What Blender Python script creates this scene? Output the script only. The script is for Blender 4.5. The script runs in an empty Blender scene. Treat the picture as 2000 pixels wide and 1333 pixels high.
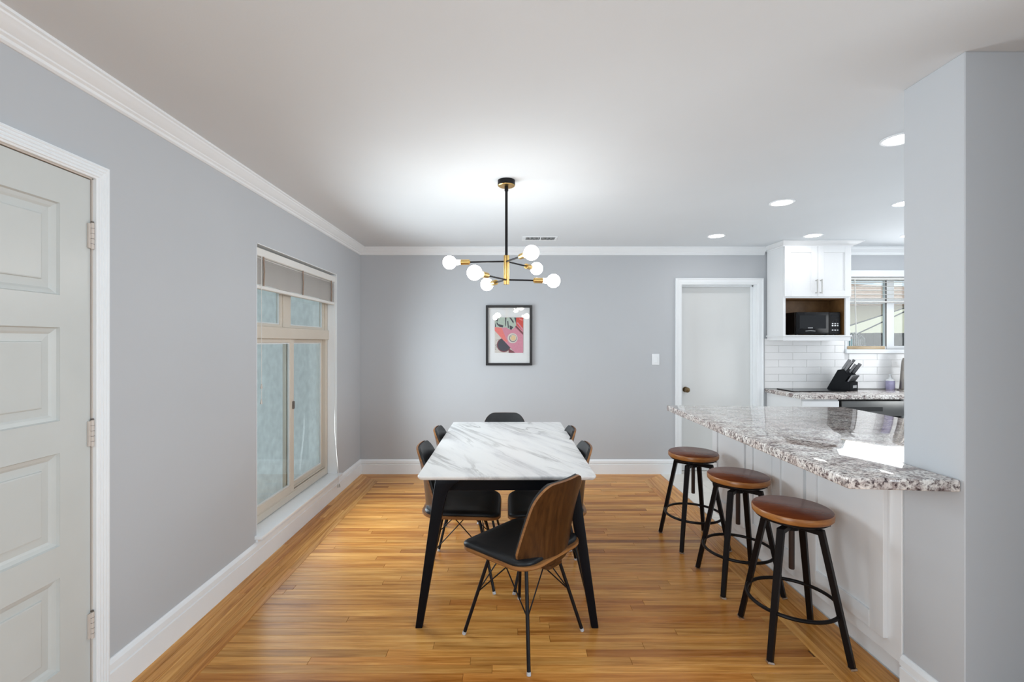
import bpy, bmesh, math, random
from mathutils import Vector, Matrix
R = random.Random(7)
PI = math.pi
C = bpy.context.scene.collection
S = bpy.context.scene

# ------------------------------------------------------------------ camera
cam_d = bpy.data.cameras.new('camera')
cam = bpy.data.objects.new('camera', cam_d); C.objects.link(cam)
cam.location = (0, 0, 1.42); cam.rotation_euler = (PI/2, 0, 0)
cam_d.sensor_width = 36; cam_d.lens = 889/2000*36
cam_d.shift_x = 10/2000; cam_d.shift_y = 2.5/2000
cam_d.clip_start = 0.05
S.camera = cam
# ------------------------------------------------------------------ world, big lights, exposure
W = bpy.data.worlds.new('sky'); S.world = W; W.use_nodes = True
bg = W.node_tree.nodes['Background']
bg.inputs[0].default_value = (0.80, 0.90, 1.0, 1); bg.inputs[1].default_value = 0.34
S.view_settings.view_transform = 'Standard'; S.view_settings.look = 'None'
S.view_settings.gamma = 1; S.view_settings.use_curve_mapping = False
S.view_settings.exposure = 1.5
S.cycles.use_denoising = True
S.cycles.max_bounces = 8; S.cycles.diffuse_bounces = 6; S.cycles.sample_clamp_indirect = 6
def area(name, loc, rot, sx, sy, power, col=(1, 1, 1), spread=180):
    l = bpy.data.lights.new(name, 'AREA'); l.shape = 'RECTANGLE'; l.size = sx; l.size_y = sy
    l.energy = power; l.color = col; l.spread = math.radians(spread)
    o = bpy.data.objects.new(name, l); C.objects.link(o); o.location = loc; o.rotation_euler = rot
    return o
BULB, DOWN = 8.3, 14.5
DAY = (0.83, 0.935, 1.0)
area('daylight_dining_window', (-1.575, 3.56, 1.0), (0, -PI/2, 0), 1.45, 1.25, 15, DAY, 142)
area('daylight_kitchen_window', (4.35, 4.87, 1.74), (-PI/2, 0, 0), 1.30, 0.74, 5, (0.95, 0.98, 1.0), 150)
area('fill_kitchen_side', (5.47, 2.95, 1.60), (0, PI/2, 0), 1.4, 1.6, 12.5, (0.95, 0.98, 1.0))  # added fill to brighten the left wall, no window on this side
area('fill_living_left', (-1.56, -1.15, 1.35), (0, -PI/2, 0), 1.7, 2.2, 28, DAY, 168)  # added fill behind the camera, the wall has no opening here
area('fill_living_right', (3.57, -1.9, 1.40), (0, PI/2, 0), 1.7, 2.4, 55, DAY)  # added fill for the left wall, set before a windowless side wall

# ------------------------------------------------------------------ materials
def nt(name):
    m = bpy.data.materials.new(name); m.use_nodes = True
    return m, m.node_tree, m.node_tree.nodes['Principled BSDF']
def N(t, typ, **kw):
    n = t.nodes.new(typ)
    for k, v in kw.items():
        if hasattr(n, k): setattr(n, k, v)
        else: n.inputs[k].default_value = v
    return n
def L(t, a, b): t.links.new(a, b)
def ramp(t, stops, interp='LINEAR'):
    r = t.nodes.new('ShaderNodeValToRGB'); r.color_ramp.interpolation = interp
    e = r.color_ramp.elements
    while len(e) < len(stops): e.new(0.5)
    for i, (p, c) in enumerate(stops):
        e[i].position = p; e[i].color = (*c, 1)
    return r
def coords(t, scale=(1, 1, 1), rot=(0, 0, 0), rnd=False, space='Object'):
    tc = N(t, 'ShaderNodeTexCoord'); mp = N(t, 'ShaderNodeMapping')
    mp.inputs['Scale'].default_value = scale; mp.inputs['Rotation'].default_value = rot
    src = tc.outputs[space]
    if rnd:
        oi = N(t, 'ShaderNodeObjectInfo'); vm = N(t, 'ShaderNodeVectorMath', operation='SCALE')
        cx = N(t, 'ShaderNodeCombineXYZ')
        L(t, oi.outputs['Random'], cx.inputs[0]); L(t, oi.outputs['Random'], cx.inputs[1]); L(t, oi.outputs['Random'], cx.inputs[2])
        L(t, cx.outputs[0], vm.inputs[0]); vm.inputs['Scale'].default_value = 37.0
        ad = N(t, 'ShaderNodeVectorMath', operation='ADD')
        L(t, src, ad.inputs[0]); L(t, vm.outputs[0], ad.inputs[1]); src = ad.outputs[0]
    L(t, src, mp.inputs['Vector'])
    return mp.outputs[0]
def noise(t, vec, scale, detail=4, rough=0.5, dist=0.0):
    n = N(t, 'ShaderNodeTexNoise'); n.inputs['Scale'].default_value = scale
    n.inputs['Detail'].default_value = detail; n.inputs['Roughness'].default_value = rough
    n.inputs['Distortion'].default_value = dist
    L(t, vec, n.inputs['Vector']); return n
def bump(t, b, height, strength=0.1, dist=0.01):
    bn = N(t, 'ShaderNodeBump'); bn.inputs['Strength'].default_value = strength; bn.inputs['Distance'].default_value = dist
    L(t, height, bn.inputs['Height']); L(t, bn.outputs[0], b.inputs['Normal'])
def mixc(t, f, a, b, mode='MIX'):
    m = N(t, 'ShaderNodeMix', data_type='RGBA', blend_type=mode)
    if isinstance(f, (int, float)): m.inputs[0].default_value = f
    else: L(t, f, m.inputs[0])
    for s, v in ((6, a), (7, b)):
        if isinstance(v, tuple): m.inputs[s].default_value = (*v, 1)
        else: L(t, v, m.inputs[s])
    return m.outputs[2]
def plain(name, col, rough=0.5, metal=0.0, var=0.05, sc=6, bmp=0.0, bsc=60, spec=0.5):
    m, t, b = nt(name)
    v = coords(t); n = noise(t, v, sc, 3)
    d = tuple(max(0, c*(1-var)) for c in col); u = tuple(min(1, c*(1+var)) for c in col)
    r = ramp(t, [(0.3, d), (0.7, u)]); L(t, n.outputs[0], r.inputs[0]); L(t, r.outputs[0], b.inputs['Base Color'])
    b.inputs['Roughness'].default_value = rough; b.inputs['Metallic'].default_value = metal
    b.inputs['Specular IOR Level'].default_value = spec
    if bmp:
        n2 = noise(t, v, bsc, 4); bump(t, b, n2.outputs[0], bmp, 0.004)
    return m
def wood(name, dark, mid, light, rough=0.35, grain=(1.2, 22, 22), rnd=True, tone=0.0, bmp=0.05, rot=(0, 0, 0), coat=0.0, spec=0.5):
    m, t, b = nt(name)
    v = coords(t, grain, rot, rnd)
    n = noise(t, v, 1.6, 6, 0.6, 0.6)
    r = ramp(t, [(0.28, dark), (0.5, mid), (0.74, light)]); L(t, n.outputs[0], r.inputs[0])
    v2 = coords(t, (grain[0]*2, grain[1]*5, grain[2]*5), rot, rnd); n2 = noise(t, v2, 2.0, 5, 0.7)
    r2 = ramp(t, [(0.35, (0.72, 0.68, 0.64)), (0.55, (1, 1, 1))]); L(t, n2.outputs[0], r2.inputs[0])
    col = mixc(t, 0.7, r.outputs[0], r2.outputs[0], 'MULTIPLY')
    if tone:
        oi = N(t, 'ShaderNodeObjectInfo')
        r3 = ramp(t, [(0.0, (1-tone, 1-tone*1.25, 1-tone*1.3)), (0.12, (0.84, 0.72, 0.62)), (0.3, (0.96, 0.92, 0.88)), (0.6, (1, 1, 1)), (1.0, (1.0, 1.04, 1.10))])
        L(t, oi.outputs['Random'], r3.inputs[0]); col = mixc(t, 1.0, col, r3.outputs[0], 'MULTIPLY')
        hs = N(t, 'ShaderNodeHueSaturation')
        mr = N(t, 'ShaderNodeMapRange'); mr.inputs['To Min'].default_value = 0.88; mr.inputs['To Max'].default_value = 1.16
        ml = N(t, 'ShaderNodeMath', operation='FRACT'); mm = N(t, 'ShaderNodeMath', operation='MULTIPLY'); mm.inputs[1].default_value = 17.3
        L(t, oi.outputs['Random'], mm.inputs[0]); L(t, mm.outputs[0], ml.inputs[0]); L(t, ml.outputs[0], mr.inputs['Value'])
        L(t, mr.outputs[0], hs.inputs['Value']); L(t, col, hs.inputs['Color']); col = hs.outputs[0]
    L(t, col, b.inputs['Base Color'])
    b.inputs['Roughness'].default_value = rough
    b.inputs['Specular IOR Level'].default_value = spec
    b.inputs['Coat Weight'].default_value = coat; b.inputs['Coat Roughness'].default_value = 0.12
    if bmp: bump(t, b, n2.outputs[0], bmp, 0.002)
    return m
def emit(name, col, st):
    m = bpy.data.materials.new(name); m.use_nodes = True; t = m.node_tree; t.nodes.clear()
    e = N(t, 'ShaderNodeEmission'); e.inputs[0].default_value = (*col, 1); e.inputs[1].default_value = st
    o = N(t, 'ShaderNodeOutputMaterial'); L(t, e.outputs[0], o.inputs[0]); return m
def thin_glass(name, tint=(1, 1, 1), ior=1.5, k=1.0):
    m = bpy.data.materials.new(name); m.use_nodes = True; t = m.node_tree; t.nodes.clear()
    tr = N(t, 'ShaderNodeBsdfTransparent'); tr.inputs[0].default_value = (*tint, 1)
    gl = N(t, 'ShaderNodeBsdfGlossy'); gl.inputs['Roughness'].default_value = 0.0
    fr = N(t, 'ShaderNodeFresnel'); ge = N(t, 'ShaderNodeNewGeometry'); mi = N(t, 'ShaderNodeMapRange')
    mi.inputs['To Min'].default_value = ior; mi.inputs['To Max'].default_value = 1/ior
    L(t, ge.outputs['Backfacing'], mi.inputs['Value']); L(t, mi.outputs[0], fr.inputs[0])
    mt = N(t, 'ShaderNodeMath', operation='MULTIPLY'); mt.inputs[1].default_value = k
    mx = N(t, 'ShaderNodeMixShader'); o = N(t, 'ShaderNodeOutputMaterial')
    L(t, fr.outputs[0], mt.inputs[0]); L(t, mt.outputs[0], mx.inputs[0])
    L(t, tr.outputs[0], mx.inputs[1]); L(t, gl.outputs[0], mx.inputs[2]); L(t, mx.outputs[0], o.inputs[0]); return m
def marble():
    m, t, b = nt('white_marble')
    tc = N(t, 'ShaderNodeTexCoord')
    def mapped(s):
        a = N(t, 'ShaderNodeMapping'); a.inputs['Rotation'].default_value = (0, 0, math.radians(62)); L(t, tc.outputs['Object'], a.inputs[0])
        c = N(t, 'ShaderNodeMapping'); c.inputs['Scale'].default_value = s; L(t, a.outputs[0], c.inputs[0]); return c.outputs[0]
    n1 = noise(t, mapped((1.1, 7.0, 3)), 1.5, 7, 0.62, 0.5)
    r1 = ramp(t, [(0.30, (0.52, 0.52, 0.53)), (0.44, (0.76, 0.76, 0.76)), (0.56, (0.82, 0.82, 0.81))]); L(t, n1.outputs[0], r1.inputs[0])
    n2 = noise(t, mapped((0.55, 3.6, 2)), 1.6, 6, 0.55, 0.9)
    ab = N(t, 'ShaderNodeMath', operation='SUBTRACT'); ab.inputs[1].default_value = 0.5; L(t, n2.outputs[0], ab.inputs[0])
    ac = N(t, 'ShaderNodeMath', operation='ABSOLUTE'); L(t, ab.outputs[0], ac.inputs[0])
    r2 = ramp(t, [(0.0, (0.50, 0.49, 0.48)), (0.012, (0.66, 0.66, 0.655)), (0.035, (1, 1, 1))]); L(t, ac.outputs[0], r2.inputs[0])
    n3 = noise(t, mapped((1.0, 2.0, 2)), 1.3, 2); r3 = ramp(t, [(0.42, (0, 0, 0)), (0.6, (1, 1, 1))]); L(t, n3.outputs[0], r3.inputs[0])
    vein = mixc(t, r3.outputs[0], (1, 1, 1), r2.outputs[0])
    L(t, mixc(t, 0.9, r1.outputs[0], vein, 'MULTIPLY'), b.inputs['Base Color'])
    b.inputs['Roughness'].default_value = 0.32
    return m
def granite():
    m, t, b = nt('speckled_granite')
    v = coords(t, (1, 1.25, 1))
    n1 = noise(t, v, 72, 5, 0.70, 0.5)
    r1 = ramp(t, [(0.35, (0.045, 0.030, 0.034)), (0.42, (0.26, 0.22, 0.22)), (0.48, (0.62, 0.60, 0.58)), (0.56, (0.92, 0.91, 0.88))]); L(t, n1.outputs[0], r1.inputs[0])
    n2 = noise(t, coords(t, (0.7, 1.3, 1)), 14, 5, 0.65, 0.8); r2 = ramp(t, [(0.36, (0.40, 0.33, 0.33)), (0.47, (0.86, 0.84, 0.83)), (0.56, (1, 1, 1))]); L(t, n2.outputs[0], r2.inputs[0])
    n3 = noise(t, v, 3.2, 3, 0.6, 0.8); r3 = ramp(t, [(0.40, (0.86, 0.80, 0.78)), (0.6, (1, 1, 1))]); L(t, n3.outputs[0], r3.inputs[0])
    c = mixc(t, 1.0, r1.outputs[0], r2.outputs[0], 'MULTIPLY'); c = mixc(t, 1.0, c, r3.outputs[0], 'MULTIPLY')
    L(t, c, b.inputs['Base Color']); b.inputs['Roughness'].default_value = 0.045
    b.inputs['Specular IOR Level'].default_value = 0.32
    return m

WALL = plain('cool_grey_wall_paint', (0.505, 0.522, 0.545), 0.75, var=0.012, sc=1.5, bmp=0.04, bsc=180, spec=0.3)
CEIL = plain('white_ceiling_paint', (0.715, 0.745, 0.77), 0.85, var=0.01, sc=2, bmp=0.06, bsc=150, spec=0.2)
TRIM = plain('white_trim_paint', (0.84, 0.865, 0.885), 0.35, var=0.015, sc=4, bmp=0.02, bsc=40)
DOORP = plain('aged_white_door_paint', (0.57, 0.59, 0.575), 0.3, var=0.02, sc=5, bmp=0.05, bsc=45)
PINKP = plain('almond_hinge_paint', (0.60, 0.54, 0.49), 0.4, var=0.03)
FLUSH = plain('satin_white_flush_door', (0.72, 0.73, 0.725), 0.4, var=0.01, sc=3)
CAB = plain('white_cabinet_paint', (0.78, 0.79, 0.80), 0.35, var=0.01, sc=4)
OAK = wood('honey_oak_strip', (0.33, 0.125, 0.020), (0.57, 0.262, 0.062), (0.76, 0.415, 0.125), 0.27, (1.3, 26, 26), True, 0.42, 0.03, coat=0.0, spec=0.30)
OAKEDGE = plain('dark_joint', (0.10, 0.045, 0.018), 0.6)
KTILE = plain('cream_floor_tile', (0.70, 0.67, 0.62), 0.35, var=0.04, sc=3)
GROUT = plain('pale_grout', (0.78, 0.78, 0.78), 0.9)
WALNUT = wood('walnut_veneer', (0.026, 0.009, 0.0025), (0.060, 0.0215, 0.0055), (0.10, 0.040, 0.011), 0.34, (26, 26, 1.4), False, 0, 0.03, spec=0.35)
PLY = wood('plywood_edge', (0.17, 0.065, 0.018), (0.29, 0.125, 0.038), (0.38, 0.18, 0.062), 0.4, (3, 3, 40), False, 0, 0.0)
LEATHER = plain('black_leatherette', (0.010, 0.011, 0.013), 0.40, var=0.15, sc=20, bmp=0.12, bsc=220, spec=0.3)
LEATHLIT = plain('lit_black_leatherette', (0.030, 0.031, 0.033), 0.45, var=0.15, sc=20, bmp=0.12, bsc=220, spec=0.3)  # lighter copy for the chair backs, light falling on them put into the colour
BLACKM = plain('black_powder_metal', (0.006, 0.005, 0.006), 0.36, var=0.1, spec=0.2)
BRONZE = plain('dark_bronze_metal', (0.0065, 0.0045, 0.0045), 0.40, 0.0, var=0.1, spec=0.15)
SCREW = plain('brown_steel_rod', (0.055, 0.038, 0.034), 0.45, 0.5, var=0.1)
BLACKW = plain('black_stained_wood', (0.0035, 0.004, 0.006), 0.42, var=0.15, bmp=0.04, bsc=50, spec=0.12)
MAHOG = wood('red_brown_seat_wood', (0.095, 0.019, 0.0045), (0.165, 0.036, 0.008), (0.23, 0.060, 0.014), 0.27, (1.5, 16, 16), False, 0, 0.02, coat=0.0, spec=0.25)
SEATEDGE = wood('orange_seat_edge', (0.22, 0.075, 0.016), (0.36, 0.14, 0.032), (0.45, 0.20, 0.055), 0.3, (6, 6, 30), False, 0, 0.02)
CAPG = plain('grey_plastic_cap', (0.45, 0.45, 0.46), 0.35)
CHROME = plain('brushed_nickel', (0.55, 0.54, 0.52), 0.28, 1.0)
FAUC = plain('brushed_taupe_nickel', (0.34, 0.31, 0.28), 0.32, 1.0)
STEEL = plain('stainless_steel', (0.16, 0.16, 0.155), 0.36, 1.0, var=0.1, sc=3)
DARKST = plain('black_gap', (0.01, 0.01, 0.01), 0.6)
BRASS = plain('satin_brass', (0.66, 0.44, 0.16), 0.28, 1.0)
OLDBR = plain('aged_brass', (0.20, 0.14, 0.075), 0.35, 1.0)
BULBM = emit('lit_bulb', (1.0, 0.985, 0.955), BULB)
DOWNM = emit('lit_downlight', (1.0, 0.985, 0.965), DOWN)
MARBLE = marble(); GRANITE = granite()
VINYL = plain('tan_vinyl', (0.60, 0.54, 0.46), 0.45, var=0.02)
VINYLD = plain('dark_brown_gasket', (0.12, 0.10, 0.085), 0.7)  # dark brown for gasket, latch, hinge pins and knuckle gaps
SPACER = plain('pale_spacer_bar', (0.66, 0.68, 0.68), 0.4)
GLASS = thin_glass('window_glass', (0.95, 0.985, 0.975), 1.5, 1.0)
SCREEN = thin_glass('insect_screen_glass', (0.80, 0.83, 0.83), 1.4, 0.8)
PGLASS = thin_glass('picture_glass', (1, 1, 1), 1.45, 1.0)
STUCCO = plain('blue_green_stucco', (0.84, 0.89, 0.865), 0.9, var=0.10, sc=9, bmp=0.6, bsc=90, spec=0.1)
BLINDM = plain('cream_blind', (0.80, 0.765, 0.735), 0.5, var=0.03)
BLINDW = plain('white_blind_rail', (0.74, 0.73, 0.70), 0.45, var=0.01)
CORD = plain('tan_cord', (0.30, 0.22, 0.17), 0.8)
SBS = plain('white_glazed_tile', (0.84, 0.84, 0.84), 0.14, var=0.02, sc=6)
MWB = plain('black_gloss_plastic', (0.006, 0.006, 0.007), 0.18, spec=0.22)
MWG = plain('smoked_window', (0.012, 0.013, 0.015), 0.10, spec=0.25)
SILV = plain('silver_print', (0.55, 0.56, 0.57), 0.35, 0.6)
NICHE = wood('niche_plywood', (0.14, 0.065, 0.020), (0.21, 0.105, 0.036), (0.27, 0.14, 0.05), 0.45, (3, 3, 1.2), False, 0, 0.0)
CREAMW = plain('cream_canopy', (0.84, 0.75, 0.54), 0.8, var=0.03)
FENCE = plain('weathered_dark_fence', (0.06, 0.056, 0.052), 0.85, var=0.25, spec=0.1, sc=12)
ROOFT = plain('terracotta_roof', (0.66, 0.44, 0.33), 0.85, var=0.15, sc=14, bmp=0.3, bsc=20)
HOUSEW = plain('pale_house_wall', (0.74, 0.66, 0.48), 0.9, var=0.04)
PAVE = plain('brown_paving', (0.20, 0.15, 0.12), 0.9, var=0.2, sc=6)
BAMBOO = wood('pale_bamboo', (0.42, 0.30, 0.17), (0.56, 0.42, 0.26), (0.64, 0.51, 0.34), 0.45, (2, 20, 20), False, 0, 0.0)
LILAC = plain('lilac_soap', (0.42, 0.40, 0.60), 0.2, var=0.1, sc=30)
KNIFEG = plain('grey_knife_handle', (0.26, 0.26, 0.27), 0.5, var=0.05)
TEAL = plain('teal_glass', (0.20, 0.34, 0.36), 0.15, var=0.1)
FRAMEB = plain('black_picture_frame', (0.012, 0.011, 0.012), 0.4)
MATW = plain('white_mat_board', (0.74, 0.745, 0.74), 0.8, var=0.01)
def flat(n, r, g, b):
    f = lambda c: ((c/255+0.055)/1.055)**2.4 if c > 10 else c/255/12.92
    return plain(n, (f(r), f(g), f(b)), 0.7, var=0.06, sc=60)
P_PINK = flat('print_pink', 203, 132, 150); P_SALM = flat('print_salmon', 222, 118, 110); P_CRM = flat('print_cream', 205, 198, 190)
P_DARK = flat('print_charcoal', 58, 54, 64); P_MAR = flat('print_maroon', 120, 50, 58); P_RED = flat('print_red', 205, 66, 52)
P_MINT = flat('print_mint', 172, 186, 172); P_TAN = flat('print_tan', 214, 184, 140); P_GRY = flat('print_grey', 112, 104, 104)

# ------------------------------------------------------------------ mesh builder
def wloc(o):
    v = Vector((0, 0, 0))
    while o is not None: v += o.location; o = o.parent
    return v
class MB:
    def __init__(s): s.v = []; s.f = []; s.m = []
    def add(s, vs, fs, mi=0):
        b = len(s.v); s.v += [tuple(p) for p in vs]
        for f in fs: s.f.append(tuple(i+b for i in f)); s.m.append(mi)
        return s
    def box(s, x0, x1, y0, y1, z0, z1, mi=0):
        return s.add([(x0,y0,z0),(x1,y0,z0),(x1,y1,z0),(x0,y1,z0),(x0,y0,z1),(x1,y0,z1),(x1,y1,z1),(x0,y1,z1)],
                     [(0,3,2,1),(4,5,6,7),(0,1,5,4),(1,2,6,5),(2,3,7,6),(3,0,4,7)], mi)
    def rings(s, rs, closed=False, cap=True, mi=0):
        n = len(rs[0]); b = len(s.v)
        for r in rs: s.v += [tuple(p) for p in r]
        k = len(rs)
        for i in range(k if closed else k-1):
            for j in range(n):
                a = b+i*n+j; c = b+i*n+(j+1) % n; d = b+((i+1) % k)*n+(j+1) % n; e = b+((i+1) % k)*n+j
                s.f.append((a, c, d, e)); s.m.append(mi)
        if cap and not closed:
            s.f.append(tuple(b+j for j in reversed(range(n)))); s.m.append(mi)
            s.f.append(tuple(b+(k-1)*n+j for j in range(n))); s.m.append(mi)
        return s
    def prism(s, poly, z0, z1, mi=0):
        return s.rings([[(x, y, z0) for x, y in poly], [(x, y, z1) for x, y in poly]], mi=mi)
    def tube(s, path, r, seg=10, closed=False, mi=0, cap=True, phase=0.0, r1=None):
        P = [Vector(p) for p in path]; k = len(P); rs = []
        up = None
        for i in range(k):
            if closed: d = (P[(i+1) % k]-P[i-1]).normalized()
            elif i == 0: d = (P[1]-P[0]).normalized()
            elif i == k-1: d = (P[-1]-P[-2]).normalized()
            else: d = ((P[i+1]-P[i]).normalized()+(P[i]-P[i-1]).normalized()).normalized()
            if up is None:
                up = Vector((0, 0, 1)) if abs(d.z) < 0.95 else Vector((1, 0, 0))
            a = d.cross(up).normalized(); b = a.cross(d).normalized(); up = b
            sc = 1.0
            if 0 < i < k-1 or closed:
                u = (P[i]-P[i-1]).normalized(); sc = 1/max(0.35, d.dot(u)) if not closed else 1.0
            rr = r if r1 is None else r+(r1-r)*i/(k-1)
            ring = []
            for j in range(seg):
                t = 2*PI*j/seg+phase; ring.append(P[i]+a*math.cos(t)*rr*sc+b*math.sin(t)*rr*(1.0 if seg != 4 else sc))
            rs.append(ring)
        return s.rings(rs, closed, cap, mi)
    def cyl(s, p0, p1, r, r1=None, seg=20, mi=0): return s.tube([p0, p1], r, seg, mi=mi, r1=r1)
    def lathe(s, prof, c=(0, 0, 0), seg=28, mi=0):
        rs = [[(c[0]+r*math.cos(2*PI*j/seg), c[1]+r*math.sin(2*PI*j/seg), c[2]+z) for j in range(seg)] for r, z in prof]
        return s.rings(rs, mi=mi)
    def sphere(s, c, r, seg=24, n=14, mi=0):
        prof = [(max(1e-4, r*math.sin(PI*i/n)), -r*math.cos(PI*i/n)) for i in range(n+1)]
        return s.lathe(prof, c, seg, mi)
    def sweep(s, rings_pts, mi=0, cap=True):   # list of rings, each a closed profile
        return s.rings(rings_pts, False, cap, mi)
    def build(s, name, mats, parent=None, smooth=False, bevel=0.0, seg=1, angle=35, xf=None):
        off = wloc(parent) if parent is not None else Vector((0, 0, 0))
        me = bpy.data.meshes.new(name)
        vs = s.v if xf is None else [tuple(xf @ Vector(p)) for p in s.v]
        me.from_pydata([(p[0]-off.x, p[1]-off.y, p[2]-off.z) for p in vs], [], s.f)
        if not isinstance(mats, (list, tuple)): mats = [mats]
        for m in mats: me.materials.append(m)
        if len(mats) > 1: me.polygons.foreach_set('material_index', s.m)
        bm = bmesh.new(); bm.from_mesh(me)
        bmesh.ops.recalc_face_normals(bm, faces=bm.faces)
        if bevel > 0:
            es = [e for e in bm.edges if len(e.link_faces) == 2 and e.calc_face_angle(0) > 0.5]
            bmesh.ops.bevel(bm, geom=es, offset=bevel, segments=seg, affect='EDGES', profile=0.5, clamp_overlap=True)
        bm.to_mesh(me); bm.free()
        if smooth or bevel > 0 and seg > 1:
            me.polygons.foreach_set('use_smooth', [True]*len(me.polygons)); me.set_sharp_from_angle(angle=math.radians(angle))
        o = bpy.data.objects.new(name, me); C.objects.link(o)
        if parent is not None: o.parent = parent
        return o
def tag(o, label=None, cat=None, group=None, kind=None):
    for k, v in (('label', label), ('category', cat), ('group', group), ('kind', kind)):
        if v: o[k] = v
    return o
def thing(name, label, cat, loc=(0, 0, 0), group=None, kind=None):
    o = bpy.data.objects.new(name, None); C.objects.link(o); o.location = loc; o.empty_display_size = 0.1
    return tag(o, label, cat, group, kind)
def copy_tree(o, parent=None):
    c = o.copy(); C.objects.link(c)
    if parent is not None: c.parent = parent
    for ch in list(o.children): copy_tree(ch, c)
    return c
def rrect(x0, x1, y0, y1, r, n=6):
    pts = []
    for cx, cy, a in ((x1-r, y1-r, 0), (x0+r, y1-r, 90), (x0+r, y0+r, 180), (x1-r, y0+r, 270)):
        for i in range(n+1):
            t = math.radians(a+90*i/n); pts.append((cx+r*math.cos(t), cy+r*math.sin(t)))
    return pts

# ================================================================== SETTING
XL, YB, H = -1.585, 4.912, 2.44
WT = 0.15
# left wall with door and window openings
DY0, DY1, DZ = 0.935, 1.742, 2.046
WY0, WY1, WZ0, WZ1 = 2.882, 4.244, 0.178, 2.052
b = MB(); x0 = XL-WT
b.box(x0, XL, -3.3, DY0, 0, H).box(x0, XL, DY0, DY1, DZ, H).box(x0, XL, DY1, WY0, 0, H)
b.box(x0, XL, WY0, WY1, 0, WZ0).box(x0, XL, WY0, WY1, WZ1, H).box(x0, XL, WY1, YB+WT, 0, H)
tag(b.build('wall_left', WALL), 'cool grey painted wall on the left holding door and window', 'wall', kind='structure')
# back wall
BX0, BX1, BZ = 1.883, 2.695, 2.044
KX0, KX1, KZ0, KZ1 = 3.68, 5.02, 1.345, 2.127
b = MB(); y1 = YB+WT
b.box(XL, BX0, YB, y1, 0, H).box(BX0, BX1, YB, y1, BZ, H).box(BX1, KX0, YB, y1, 0, H)
b.box(KX0, KX1, YB, y1, 0, KZ0).box(KX0, KX1, YB, y1, KZ1, H).box(KX1, 5.6, YB, y1, 0, H)
wall_back = tag(b.build('wall_back', WALL), 'cool grey painted wall facing the camera behind the table', 'wall', kind='structure')
# partition on the right, kitchen side wall, living room walls
PX, PY0, PY1 = 1.605, 1.595, 1.842
tag(MB().box(PX, 5.6, PY0, PY1, 0, H).build('wall_right', WALL, bevel=0.003), 'grey partition wall end at the right, counter running into it', 'wall', kind='structure')
tag(MB().box(5.5, 5.65, PY1, YB+WT, 0, H).build('wall_kitchen', WALL), 'kitchen side wall beyond the partition', 'wall', kind='structure')
tag(MB().box(3.6, 3.75, -3.3, PY0, 0, H).build('wall_side', WALL), 'living room side wall right of the camera', 'wall', kind='structure')
tag(MB().box(1.80, 3.60, 0.90, 1.03, 0, H).build('wall_light_block', WALL), 'added unseen wall right of the camera, blocking light from the partition', 'wall', kind='structure')  # added out of view to keep the side fill off the partition front
b = MB().box(x0, 3.75, -3.45, -3.3, 0, H)
tag(b.build('wall_rear', WALL), 'plain grey living room wall behind the camera', 'wall', kind='structure')
tag(MB().box(x0, 5.65, -3.45, YB+WT, H, H+0.1).build('ceiling', CEIL), 'white painted ceiling over dining room and kitchen', 'ceiling', kind='structure')
floor = tag(MB().box(x0, 5.65, -3.45, YB+WT, -0.06, -0.008).build('floor', OAKEDGE), 'honey oak strip floor with mitred border, pale tile in the kitchen', 'floor', kind='structure')
# oak strips
SW = 0.0508; FX0, FX1, FY1 = -1.572, 1.652, 4.898
g = 0.0005; NB = 5
def plank(poly, along_y, origin, stuff=None):
    """poly: footprint in world xy, convex CCW"""
    def inset(p, d):
        cx = sum(q[0] for q in p)/len(p); cy = sum(q[1] for q in p)/len(p)
        return [(x+(d if x < cx else -d), y+(d if y < cy else -d)) for x, y in p]
    dz = R.uniform(-0.0003, 0.0)
    rs = [[(x, y, -0.008) for x, y in inset(poly, g)], [(x, y, -0.0012+dz) for x, y in inset(poly, g)], [(x, y, dz) for x, y in inset(poly, g+0.0006)]]
    if stuff is not None:
        stuff.rings(rs); return
    ox, oy = origin; m = MB()
    for k in range(len(rs)):
        if along_y: rs[k] = [(y-oy, -(x-ox), z) for x, y, z in rs[k]]
        else: rs[k] = [(x-ox, y-oy, z) for x, y, z in rs[k]]
    o = m.rings(rs).build('plank', OAK, floor)
    o.location = (ox, oy, 0)
    if along_y: o.rotation_euler = (0, 0, PI/2)
YN = 1.80
rest = MB()
fx0, fx1, fy1 = FX0+NB*SW, FX1-NB*SW, FY1-NB*SW
row = 0; y = fy1
while y > -1.2:
    x = fx0-R.uniform(0, 0.9); near = y-SW < YN
    while x < fx1:
        ln = R.uniform(0.7, 1.75); a, c = max(x, fx0), min(x+ln, fx1)
        if c-a > 0.03:
            plank([(a, y-SW), (c, y-SW), (c, y), (a, y)], False, (a, y-SW/2), rest if near else None)
        x += ln
    y -= SW
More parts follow.
